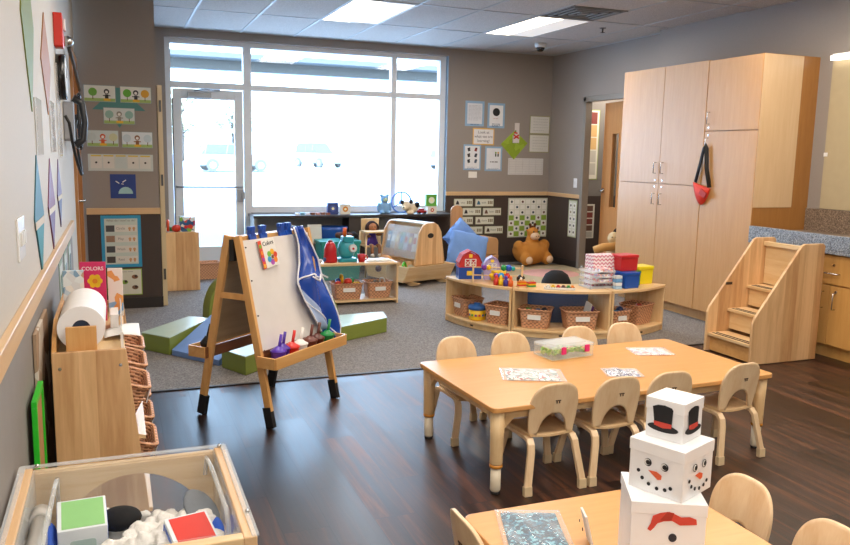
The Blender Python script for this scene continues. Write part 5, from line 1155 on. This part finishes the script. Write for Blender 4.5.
rock('black fluffy lump in the clear play table',(-.02,2.10,.455),(.055,.045,.030),'#0d0d10')
rock('grey soft flap at the right of the clear play table',(.185,2.06,.465),(.055,.085,.016),'#7c8289',(.3,.5,.2)); rock('grey soft patch near the camera in the clear play table',(.04,1.87,.455),(.09,.04,.018),'#85898f',(0,0,.2))
def carton(lab,x,y,z,a,side,top_,w=.105,h=.105):
    t=thing('carton_block',lab,'block',(x,y,z),a); t.rotation_euler=(rad(16),0,a); MB(plain('#e6edf2',.4)).bb(-w/2,w/2,-w/2,w/2,0,h).build('carton_body',t,bev=.002)
    MB(plain(side,.45)).bb(-w/2-.001,-w/2,-w/2+.004,w/2-.004,.004,h-.01).build('side_label',t); MB(plain(side,.45)).bb(w/2,w/2+.001,-w/2+.004,w/2-.004,.004,h-.01).build('side_label',t)
    MB(plain(top_,.45)).bb(-w/2+.010,w/2-.006,-w/2+.006,w/2-.006,h,h+.001).build('top_label',t); q=MB(plain('#b9d0cc',.5)); q.rbox(-.03,.03,-w/2-.001,-w/2,.03,.07,.008,'Y'); q.build('front_print',t)
rock('blue felt piece beside the green-topped carton',(-.185,2.04,.445),(.02,.06,.045),'#3a62c4'); rock('blue felt piece right of the red-topped carton',(.212,1.95,.45),(.018,.05,.035),'#3a6ad8')
carton('white carton block with a green top in the clear play table',-.110,2.08,.405,rad(3),'#3f6fd0','#93cf86',.115,.105)
carton('white carton block with a red top in the clear play table',.138,1.90,.425,rad(12),'#4a78d8','#d62a1a',.105,.085)

# ------------------------------------------------------------------ posters and wall things
def poster(name,label,cat,loc,rz,w,h,border=None,ground='#eceae4',bw=.012,group=None):
    t=thing(name,label,cat,loc,rz,group)
    MB(plain(border or ground,.55)).bb(-w/2,w/2,-.003,0,-h/2,h/2).build('backing',t)
    if border: MB(plain(ground,.5)).bb(-w/2+bw,w/2-bw,-.0045,-.0035,-h/2+bw,h/2-bw).build('sheet',t)
    return t
def lines(mb,x0,x1,z0,z1,n,mat=None,th=.004,y=-.0055,jag=True):
    random.seed(int(abs(x0*1000+z0*777))+n)
    for i in range(n):
        z=z1-(z1-z0)*(i+.5)/n; xx=x0
        while xx<x1:
            l=random.uniform(.015,.045)*max(1,(x1-x0)/.25); e=min(x1,xx+l)
            if i==n-1 and xx>x0+(x1-x0)*.7: break
            mb.bb(xx,e,y,y+.001,z-th/2,z+th/2,mat or plain('#8b8b8b')); xx=e+.008
YB=WB-.0005
def bp(*a,**k): return poster(*a,**k)
ink=plain('#6f6f74')
t=poster('wall_poster','blue-bordered typed notice at the top left of the wall posters','poster',(4.365,YB,1.96),0,.27,.32,'#8fb1cf','#d9dbe0',.03); q=MB(); lines(q,-.09,.09,-.09,.11,12,plain('#9a9ca6')); lines(q,-.06,.08,-.15,-.13,1,plain('#5f7f9f'),.01); q.build('lettering',t)
t=poster('wall_poster','blue-bordered poster with a large black dot, right of the top left notice','poster',(4.675,YB,1.945),0,.25,.32,'#8fb1cf','#e8e8ea',.028); q=MB(); disc(q,0,.045,.052,bk,-.0047); lines(q,-.04,.05,-.045,-.03,1,plain('#b9776a')); lines(q,-.06,.06,-.15,-.10,3,plain('#55708c'),.008); q.build('picture',t)
t=poster('wall_poster','white notice with an orange border below the two upper blue ones','poster',(4.50,YB,1.67),0,.31,.215,'#e3b35a','#e6e4e4',.014); q=MB()
for i,s in enumerate(('Look at','what we are','learning!')): text_to(q,s,.052,(0,-.0047,.055-.055*i),plain('#6d6a6a'))
q.build('lettering',t)
t=poster('wall_poster','blue-bordered poster with six dark animal pictures','poster',(4.345,YB,1.40),0,.25,.33,'#8fb1cf','#e4e6e9',.02); q=MB()
for i in range(3):
    for j in (-1,1): q.box((j*.05,-.0052,.10-.075*i),(.034,.001,.045),(0,.3*j,0),mat=plain(['#2a2c33','#8d3a33','#2a2c33','#38404d','#23252c','#46566d'][i*2+(j>0)])); q.box((j*.05+.01,-.0052,.118-.075*i),(.018,.0012,.016),mat=plain('#2a2c33'))
lines(q,-.07,.07,-.15,-.12,2,plain('#5d7d9d')); q.build('pictures',t)
t=poster('wall_poster','blue-bordered poster with small green and orange figures at its top right','poster',(4.655,YB,1.385),0,.25,.32,'#8fb1cf','#e2e4e8',.022); q=MB()
for x,h in ((.03,'#6f8f3a'),(.065,'#d9a13a')): disc(q,x,.08,.013,plain(h),-.0047); q.bb(x-.01,x+.01,-.0057,-.0047,.03,.066,plain('#3a3f3a'))
lines(q,-.05,.07,-.05,-.03,1,plain('#7a7a7a'),.014); lines(q,-.08,.08,-.145,-.12,2,plain('#5d7d9d')); q.build('pictures',t)
poster('wall_plate','small white blank plate low on the wall under the six-picture poster','wall plate',(4.36,YB,1.175),0,.12,.08)
# green diamond + bottle decoration
t=thing('green_diamond','lime green paper diamond on the back wall','paper diamond',(4.955,YB,1.58),0); MB(patterned(['#8ea62c','#98b336','#87a026'],12,.6)).prism([(-.20,0),(0,-.20),(.20,.02),(.0,.18)],'Y',-.004,0).build('paper',t)
t=thing('paper_craft','white paper bottle with a red bow pinned over the green diamond','paper craft',(4.97,YB-.0045,1.70),0); q=MB(plain('#d9d2cf')); q.bb(-.045,.045,-.02,0,-.10,.0); q.bb(-.02,.045,-.015,0,0.,.16); q.build('card',t); q=MB(plain('#cf3b2a')); q.box((0,-.022,-.02),(.09,.004,.02),(0,.5,0)); q.box((.0,-.023,-.02),(.09,.004,.02),(0,-.6,0)); q.box((-.01,-.024,.03),(.05,.004,.02),(0,.2,0)); q.build('bow',t); q=MB(plain('#5f8f35')); q.box((-.015,-.017,.045),(.02,.004,.04),(0,.5,0)); q.build('leaf',t)
for z,l in ((1.845,'upper'),(1.60,'lower')):
    t=poster('wall_sheet','%s of two white ruled sheets with olive borders near the corner'%l,'notice',(5.33,YB,z),0,.30,.235,'#9a9a62','#d7d5cf',.008); q=MB(); lines(q,-.10,.12,-.09,.095,5,plain('#a5a4a2'),.004); q.build('lettering',t)
t=poster('wall_sheet','wide white table chart under the green diamond','chart',(5.14,YB,1.29),0,.53,.22,None,'#cfcdcb'); q=MB()
for i in range(7): q.bb(-.25,.25,-.004,-.003,-.095+.031*i,-.093+.031*i,plain('#a9a7a8'))
for i in range(6): q.bb(-.25+.1*i,-.248+.1*i,-.004,-.003,-.095,.093,plain('#a9a7a8'))
q.build('grid',t)
# wainscot word cards
YD=WB-.0065
rows=[(4.235,.812),(4.54,.810),(4.36,.693),(4.655,.690),(4.245,.575),(4.55,.572),(4.39,.445),(4.69,.447)]
for i,(x,z) in enumerate(rows):
    t=poster('word_card','narrow cream word card on the dark wainscot, %s of row %s'%(('left','right')[i%2],('one from the top','two','three','four, the lowest')[i//2]),'card',(x,YD,z),0,.27,.10,'#a9ad84','#dcdccd',.006,'word cards on the dark wainscot'); q=MB()
    q.prism([(-.11,-.025),(-.06,-.025),(-.07,.012),(-.09,.028),(-.10,.01)],'Y',-.0055,-.0045,plain(['#2b2b2b','#3a6a86','#2b2b2b','#6b4c3a','#5a7a7a','#7a6d62','#3a3f3a','#402a20'][i])); text_to(q,['stop','walk','help','listen','look','share','wait','friend'][i],.036,(-.008,-.0047,0),plain('#77766c'))
    for j in range(3): q.bb(.05+.025*j,.068+.025*j,-.0055,-.0045,-.02,.022,plain('#8b7e62'))
    q.build('print',t)
t=poster('picture_chart','large green and white picture grid chart above the plush giraffe','chart',(5.195,YD,.605),0,.60,.53,'#c9ccb8','#dfe0d2',.014); q=MB(); random.seed(4)
for r in range(7):
    for c_ in range(7):
        x=-.25+.083*c_; z=.215-.072*r
        if (r+c_)%2==0 or r<3: q.bb(x-.033,x+.033,-.0055,-.0045,z-.028,z+.028,plain('#efeee6'))
        else: q.bb(x-.038,x+.038,-.0055,-.0045,z-.033,z+.033,plain('#8fae3f') if r>2 and (c_<1 or c_>5 or (r+c_)%2) else plain('#efeee6'))
        if (r*3+c_)%2==0: disc(q,x,z,.017,plain(random.choice(['#2e3338','#4b5358','#6a4a3c','#39505f'])),-.0058,1,10)
q.build('pictures',t)
t=poster('picture_chart','narrow green-edged picture chart on the right wall by the door frame','chart',(XR-.0065,8.72,.64),RIGHT,.20,.48,'#a9b084','#d9dccb',.012); q=MB(); random.seed(8)
for r in range(5):
    for c_ in (-1,1):
        x=.042*c_; z=.17-.086*r; q.bb(x-.03,x+.03,-.0055,-.0045,z-.035,z+.035,plain('#ecebe4')); disc(q,x,z,.016,plain(random.choice(['#3a3f3a','#8f8a6a','#46566d'])),-.0058,1,10)
q.build('pictures',t)
# hallway posters
for i,(y,z,h_,n_) in enumerate(((8.30,1.60,.95,'tall'),(8.30,.55,.50,'low'))):
    t=poster('wall_poster','%s strip of framed pictures in the hallway beyond the open door'%n_,'poster',(6.10,9.2995,z),0,.24,h_,'#8f9a58','#d9d4c4',.012); q=MB(); random.seed(9+i)
    for k in range(5): q.bb(-.08,.08,-.0055,-.0045,h_/2-.02-(k+1)*h_/5.5,h_/2-.035-k*h_/5.5,plain(random.choice(['#6a4a3c','#b7b1a4','#c8a26a','#7c3a33'])))
    q.build('pictures',t)
# pier
YP=7.3995
def animal(q,x,z,k):
    c1={'zebra':'#2a2a2a','cat':'#33343a','dog':'#8d8a80','fox':'#cf5a28','bear':'#8a5a3a'}[k]
    disc(q,x,z+.018,.022,plain(c1),-.0047); disc(q,x,z+.014,.012,white,-.0057); q.bb(x-.014,x+.014,-.0057,-.0047,z-.045,z-.006,plain(c1)); q.bb(x-.03,x-.014,-.0057,-.0047,z-.02,z-.012,plain(c1)); q.bb(x+.014,x+.03,-.0057,-.0047,z-.02,z-.012,plain(c1))
def pstrip(lab,x,z,kind,trees,h='#dfe3dc',w=.255,hh=.14):
    t=poster('number_card',lab,'card',(x,YP,z),0,w,hh,'#8aa0a0' if kind!='fox' else '#a9b8b4',h,.004); q=MB(); q.bb(-w/2+.005,w/2-.005,-.0055,-.0045,-hh/2+.005,-hh/2+.03,plain('#9dbb6a'))
    for tx,c_ in trees: disc(q,tx,.012,.034,plain(c_),-.0047); q.bb(tx-.003,tx+.003,-.0056,-.0046,-.05,-.02,plain('#6a4a2c'))
    animal(q,.055 if len(trees)<2 else 0,.0,kind); q.bb(.03 if len(trees)<2 else -.025,.085 if len(trees)<2 else .03,-.0060,-.0047,-hh/2+.01,-hh/2+.03,plain('#e5b52c')); q.build('pictures',t)
    return t
pstrip('picture card with one green tree and a zebra at the top left of the pier',-.095,1.885,'zebra',[(-.055,'#6fae45')]); pstrip('picture card with a green and an orange tree at the top right of the pier',.195,1.885,'cat',[(-.07,'#5fae35'),(.075,'#dda52c')])
t=thing('teal_diamond','teal paper diamond behind the middle picture card on the pier','paper diamond',(.055,7.4,1.80),0); MB(plain('#4f8a88',.6)).prism([(-.215,-.05),(-.10,-.05),(.0,-.20),(.10,-.05),(.215,-.05),(.02,.14),(-.02,.14)],'Y',-.003,-.0005).build('paper',t)
t=pstrip('picture card with a standing striped animal below the two top cards on the pier',.055,1.70,'dog',[(-.08,'#8fb8ae'),(.08,'#8fb8ae')],'#cfd8d6'); t.location.y=YP-.004
pstrip('glossy picture card with a fox, left of the two on the pier',-.085,1.505,'fox',[(-.085,'#c2d0cf'),(.085,'#c8cfa9')],'#c8d6d6'); pstrip('glossy picture card with a brown bear, right of the two on the pier',.195,1.50,'bear',[(-.085,'#c2d4dd'),(.085,'#c2d4dd')],'#dbe4ea')
t=poster('card_row','wide laminated strip of five dotted number cards on the pier','card strip',(.055,YP,1.30),0,.53,.145,'#c3cfcd','#c9cfcb',.004); q=MB()
for i in range(5): q.bb(-.245+.1*i,-.155+.1*i,-.0055,-.0045,-.05,.055,plain('#d8d6cf' if i!=2 else '#c3cfcd')); q.bb(-.24+.1*i,-.16+.1*i,-.006,-.005,.052,.064,plain('#d8c04a')); disc(q,-.2+.1*i,-.0,.009 if i!=2 else .001,bk,-.0057)
q.build('pictures',t)
t=poster('wall_poster','small royal blue square with a pale whale on the pier above the rail','poster',(.065,YP,1.095),0,.21,.21,None,'#1f3c86'); q=MB(); q.prism([(.08*cos(PI*k/10)*.75+.02,-.065+.06*sin(PI*k/10)) for k in range(11)],'Y',-.004,-.003,plain('#9fc9cc')); q.box((-.045,-.0035,.035),(.035,.001,.008),(0,.6,0),mat=white); q.box((.01,-.0035,.045),(.035,.001,.008),(0,-.6,0),mat=white); q.box((-.005,-.0035,.02),(.02,.001,.006),(0,.2,0),mat=white); q.build('picture',t)
t=poster('wall_poster','tall schedule chart with a bright blue frame below the rail on the pier','poster',(.035,7.3915,.61),0,.33,.46,'#2f9ac8','#c5d3cc',.028); q=MB(); text_to(q,'What do I need to do?',.026,(0,-.0047,.185),plain('#6f6a6a'))
for i in range(4):
    z=.115-.092*i; q.bb(-.125,-.055,-.0055,-.0045,z-.028,z+.028,plain(['#4b4b4e','#9a7a62','#3f4348','#4a4340'][i])); q.bb(-.05,.13,-.0055,-.0045,z-.03,z+.03,plain('#dcdad2')); text_to(q,['Circle','Play','Wash','Rest'][i],.03,(-.005,-.0057,z),plain('#7b7876'))
    for j in range(2): disc(q,.07+.035*j,z,.012,plain('#c99a6a'),-.0057); q.bb(.064+.035*j,.076+.035*j,-.0066,-.0057,z-.022,z-.01,plain('#c48a5a'))
q.build('pictures',t)
t=poster('wall_poster','cream poster of five pictures with a lime border, lowest on the pier','poster',(.05,7.3915,.245),0,.29,.235,'#9cb83f','#d8d8c8',.007); q=MB()
for x,z,h in ((-.085,.045,'#7a5638'),(.085,.045,'#8a5a3a'),(0,0,'#7fa83a'),(-.085,-.05,'#5f4634'),(.085,-.05,'#7d5c44')): disc(q,x,z,.027,plain(h),-.0047,.7); disc(q,x+.008,z+.006,.012,plain('#3a2a22'),-.0057)
lines(q,-.1,.1,.085,.1,1); q.build('pictures',t)
# left wall items
XW=WL+.0005
def kite(lab,y,z,w,h,c1,c2=None):
    t=thing('paper_diamond',lab,'paper diamond',(XW,y,z),LEFT,'long paper diamonds on the left wall'); MB(plain(c1,.6)).prism([(-w/2,0),(0,-h/2),(w/2,0),(0,h/2)],'Y',-.004,0).build('paper',t)
    if c2: q=MB(plain(c2,.6)); q.prism([(-w*.42,-h*.08),(0,-h/2+.01),(w*.42,-h*.08)],'Y',-.0055,-.0045); q.build('lower_half',t); MB(plain('#c9b48e')).bb(-w*.47,w*.47,-.0065,-.0045,-h*.09,-h*.03).build('band',t)
kite('long olive green paper diamond, topmost and nearest on the left wall',3.30,1.88,.46,.66,'#758026'); kite('orange-tan paper diamond beside the olive one on the left wall',4.10,1.80,.56,.46,'#a0682a')
kite('teal striped paper diamond above the rail, nearest on the left wall',3.36,1.16,.40,.46,'#356a74','#1f7c80'); kite('plum paper diamond above the rail on the left wall',4.02,1.16,.42,.42,'#7c4560','#6a4a74'); kite('narrow purple paper diamond farthest above the rail on the left wall',4.60,1.18,.34,.36,'#6f5678','#57597a')
for i,(y,z,h_,n_) in enumerate(((3.52,1.50,.22,'nearest, under the olive diamond'),(4.3,1.52,.24,'second, under the orange diamond'),(4.85,1.62,.5,'tall one before the wall phone'))):
    t=poster('clear_sleeve','shiny clear document sleeve on the left wall, '+n_,'sleeve',(XW,y,z),LEFT,.22,h_,None,'#c9c8c3'); q=MB(clear('#f4f6f8',.6,.08)); q.bb(-.11,.11,-.010,-.005,-h_/2,h_/2); q.build('sleeve',t); q=MB(); lines(q,-.08,.08,-h_*.4,h_*.4,6,plain('#a08a86')); q.build('print',t)
t=thing('fire_alarm','red wall-mounted fire alarm strobe high on the left wall','alarm',(XW,4.85,2.05),LEFT); MB(plain('#d4301f',.35)).rbox(-.06,.06,-.045,0,-.09,.09,.01,'Y').build('housing',t,bev=.004); MB(whiteg).bb(-.03,.03,-.06,-.045,.0,.06).build('strobe',t,bev=.004)
t=thing('wall_sensor','small chrome dome next to the red alarm on the left wall','sensor',(XW,5.3,2.05),LEFT); q=MB(plain('#c43022',.4)); q.cyl((0,0,0),(0,-.03,0),.03); q.build('base',t); MB(steel).ball((0,-.045,0),.033).build('dome',t)
t=thing('door_closer_arm','dark door closer arm above the left wall door','door closer',(XW,6.0,2.02),LEFT); q=MB(plain('#5a5550',.4,metal=.5)); q.tube([(-.5,-.03,.06),(.2,-.04,-.02),(.75,-.05,-.16)],.012,6); q.build('arm',t)
t=thing('wall_clock','round black-rimmed wall clock seen nearly edge-on on the left wall','clock',(XW,4.92,1.81),LEFT); q=MB(plain('#121214',.25)); q.cyl((0,0,0),(0,-.045,0),.125,n=36); q.build('rim',t); q=MB(whiteg); q.cyl((0,-.0452,0),(0,-.048,0),.105,n=36); q.build('clock_face',t); q=MB(black); q.box((.0,-.049,.03),(.006,.002,.06)); q.box((.02,-.049,0),(.05,.002,.006)); q.build('hands',t)
t=thing('wall_phone','grey and black wall telephone with a coiled cord on the left wall','telephone',(XW,5.45,1.58),LEFT); MB(plain('#8d9096',.3)).rbox(-.13,.0,-.06,0,-.12,.12,.02,'Y').build('phone_body',t,bev=.006)
q=MB(plain('#2a2c30',.3)); q.tube([(.06,-.05,.15),(.07,-.10,.12),(.07,-.115,.0),(.07,-.10,-.11),(.06,-.05,-.14)],[.028,.022,.018,.022,.028],10); q.build('handset',t)
q=MB(plain('#0e0e10',.5)); q.tube([(-.5,-.03,.02)]+[(-.5+.7*k/14,-.05-.04*sin(PI*k/14),-.02-.30*sin(PI*k/14)**.7) for k in range(15)]+[(.22,-.06,.02)],.009,8); q.build('cord',t)
t=thing('wall_phone_cradle','black and chrome wall hook with an oval ring farther along the left wall','hook',(XW,5.95,1.60),LEFT); q=MB(plain('#3c3f46',.25,metal=.4)); q.tube([(.0,-.05-.03*cos(a/16*2*PI),.17*sin(a/16*2*PI)) if False else (.10*cos(a/16*2*PI),-.07,.18*sin(a/16*2*PI)) for a in range(16)],.014,8,close=True); q.bb(-.03,.03,-.06,0,-.04,.04); q.build('ring',t); MB(plain('#1a1a1c',.4)).ball((.0,-.055,.0),(.05,.035,.05)).build('cup',t)
for i,(y,n_) in enumerate(((4.35,'nearest'),(4.75,'second'),(5.2,'farthest'))):
    t=poster('wall_poster','narrow green and white picture sheet below the rail on the left wall, %s of three'%n_,'poster',(WL+.0045,y,.70),LEFT,.24,.30,'#8fa38f','#c9cfc9',.02,'picture sheets below the rail on the left wall'); q=MB(); q.bb(-.06,.06,-.0055,-.0045,-.08,.08,plain(['#5f7a6a','#6f8f9a','#46606a'][i])); q.build('picture',t)

# ------------------------------------------------------------------ outside
snow=plain('#f2f5fa',.9); MBs=MB(snow).bb(-60,90,9.76,160,-.12,-.05); MBs.prism([(30,-.2),(48,.33),(170,.5),(170,-.2)],'X',-60,90); S('ground_snow',MBs)
S('ground_snow_shade',MB(plain('#98a3b0',.9)).bb(-9,14,9.74,19,-.05,-.035))  # snow under the canopy, its shade painted as a blue-grey slab
t=thing('entrance_canopy','flat blue-grey canopy outside above the windows','canopy',(0,0,0)); MB(plain('#6b655c',.5)).bb(-2.5,9.0,13.6,13.8,2.74,2.98).build('fascia',t); MB(plain('#8c867c',.5)).bb(-2.5,9.0,13.2,13.6,2.90,2.98).build('soffit',t)
for x in (-2.2,8.7): MB(plain('#6b655c',.5)).bb(x-.06,x+.06,13.6,13.72,-.05,2.74).each('post',t)
def car(lab,x,y,a,col,L=4.4,suv=0,grp='parked cars in the snowy lot'):
    t=thing('parked_car',lab,'car',(x,y,.335+.0014*(y-48) if y>48 else .30),a,grp); m=plain(col,.3,coat=.5); h=.95+.15*suv
    body=[(-L/2,.30),(L/2,.30),(L/2,.62),(L/2-.15,.80),(L*.18,h-.02),(-L*.42,h),(-L/2,.85)]
    MB(m).prism(body,'Y',-.85,.85).build('body',t,bev=.05)
    cab=[(-L*.44,h-.03),(-L*.36,h+.50+.12*suv),(L*.02,h+.52+.12*suv),(L*.20,h-.05)]
    MB(plain('#7d756a',.4)).prism(cab,'Y',-.74,.74).build('windows',t,bev=.03); q=MB(m); q.prism([(-L*.36,h+.50+.12*suv),(L*.02,h+.52+.12*suv),(L*.02,h+.57+.12*suv),(-L*.36,h+.55+.12*suv)],'Y',-.74,.74)
    for xx in (-L*.4,-L*.13,L*.07): q.box((xx+.05,-.745,h+.22),(.06,.02,.6),(0,.2,0)); q.box((xx+.05,.745,h+.22),(.06,.02,.6),(0,.2,0))
    q.build('roof',t)
    for xx in (-L*.31,L*.31):
        for yy in (-.80,.80): q=MB(plain('#857e74',.8)); q.cyl((xx,yy-.1,.33),(xx,yy+.1,.33),.33,n=20); w=q.build('wheel',t); q=MB(plain('#c9ccd0',.3,metal=.6)); q.cyl((xx,yy+(-.105 if yy<0 else .105),.33),(xx,yy+(-.11 if yy<0 else .11),.33),.19,n=14); q.build('hub_cap',w)
    q=MB(plain('#d8dde2',.3)); q.bb(L/2-.03,L/2+.02,-.7,-.4,.55,.68); q.bb(L/2-.03,L/2+.02,.4,.7,.55,.68); q.each('headlight',t)
car('pale parked car just right of the glass door frame, the largest outside',6.3,46,rad(8),'#a39a8c'); car('silver parked car seen through the middle of the big window',14.2,58,rad(-70),'#989082',4.6,1)
car('light parked car near the right end of the big window',24.5,56,rad(12),'#a39a8c'); car('pale blue parked car seen through the narrow right window',29.5,60,rad(-10),'#989082',4.4,1); car('white parked car seen through the glass door',2.3,52,rad(80),'#989082',4.4,1)
def tree(lab,x,y,h,col,seed):
    random.seed(seed); t=thing('tree',lab,'tree',(x,y,.4),0,'bare winter trees beyond the lot'); q=MB(plain('#6b5d50',.9))
    q.tube([(0,0,0),(.1,0,h*.3),(0,.1,h*.6),(.05,0,h*.9)],[.22,.17,.1,.03],8)
    for i in range(16):
        z=h*random.uniform(.25,.8); a=random.random()*6.28; l=h*.32*random.uniform(.6,1.1); q.tube([(0,0,z),(l*.5*cos(a),l*.5*sin(a),z+l*.4),(l*cos(a),l*sin(a),z+l*.9)],[.07,.045,.015],6)
    q.build('trunk',t); q=MB(plain(col,.9))
    for i in range(150):
        a=random.random()*6.28; r=h*.36*random.random()**.5; z=h*random.uniform(.38,1.0); k=.22+.2*random.random(); q.ball((r*cos(a),r*sin(a),z),(k,k,k*.6),6,4)
    q.build('foliage',t)
tree('yellowish tree seen through the glass door',6.0,78,7,'#e6dcb0',1); tree('sparse tree seen left of centre in the big window',11.5,84,6,'#dcd6bc',2)
wd=bpy.data.worlds.new('sky'); bpy.context.scene.world=wd; wd.use_nodes=True; bg=wd.node_tree.nodes['Background']; N=wd.node_tree.nodes; L=wd.node_tree.links
tc=N.new('ShaderNodeTexCoord'); sp=N.new('ShaderNodeSeparateXYZ'); L.new(tc.outputs['Generated'],sp.inputs[0]); cr=N.new('ShaderNodeValToRGB'); cr.color_ramp.elements[0].color=(.56,.78,1,1); cr.color_ramp.elements[1].color=(.36,.60,1,1); cr.color_ramp.elements[1].position=.75; L.new(sp.outputs[2],cr.inputs[0]); L.new(cr.outputs[0],bg.inputs[0]); bg.inputs[1].default_value=8.0

# ------------------------------------------------------------------ lights: the room's other ceiling troffers + daylight portal
def area(name,loc,sx,sy,power,col,rot=(0,0,0)):
    l=bpy.data.lights.new(name,'AREA'); l.shape='RECTANGLE'; l.size=sx; l.size_y=sy; l.energy=power; l.color=col; o=bpy.data.objects.new(name,l); COL.objects.link(o); o.location=loc; o.rotation_euler=rot; return o
warm=(1,.90,.78)
for i,(x,y) in enumerate(((.9,4.2),(2.7,4.2),(4.3,4.2),(.9,1.6),(2.7,1.6),(4.3,1.6),(1.8,-.6))): area('ceiling_panel_light',(x,y,CZ-.02),.6,1.2,26,warm)
area('ceiling_panel_light',(2.305,7.46,CZ-.02),.5,1.1,16,warm); area('ceiling_panel_light',(4.135,7.46,CZ-.02),.5,1.1,22,warm)
# on-camera flash bounced by the photographer
area('camera_flash',(-.05,-.15,1.75),.35,.25,14,(1,.96,.92),(rad(72),0,rad(-20)))
area('hallway_light',(6.3,8.6,2.58),.6,1.2,38,warm)
area('daylight',(2.3,9.62,1.5),3.3,2.0,75,(.62,.80,1),(rad(-90),0,0))

# ------------------------------------------------------------------ camera
yaw,pitch,roll=0.37729399,0.1491948,0.01976538
fwd=Vector((sin(yaw)*cos(pitch),cos(yaw)*cos(pitch),-sin(pitch))); rt=Vector((cos(yaw),-sin(yaw),0)); up=rt.cross(fwd)
r2=cos(roll)*rt+sin(roll)*up; u2=-sin(roll)*rt+cos(roll)*up
cam=bpy.data.cameras.new('camera'); co=bpy.data.objects.new('camera',cam); COL.objects.link(co)
M=Matrix((r2,u2,-fwd)).transposed().to_4x4(); M.translation=Vector((0,0,1.42)); co.matrix_world=M
cam.sensor_fit='HORIZONTAL'; cam.sensor_width=36; cam.lens=36*782.74/850; cam.clip_start=.05; cam.clip_end=500
sc=bpy.context.scene; sc.camera=co
sc.view_settings.view_transform='Standard'; sc.view_settings.look='None'; sc.view_settings.gamma=1; sc.view_settings.use_curve_mapping=False; sc.view_settings.exposure=0.3
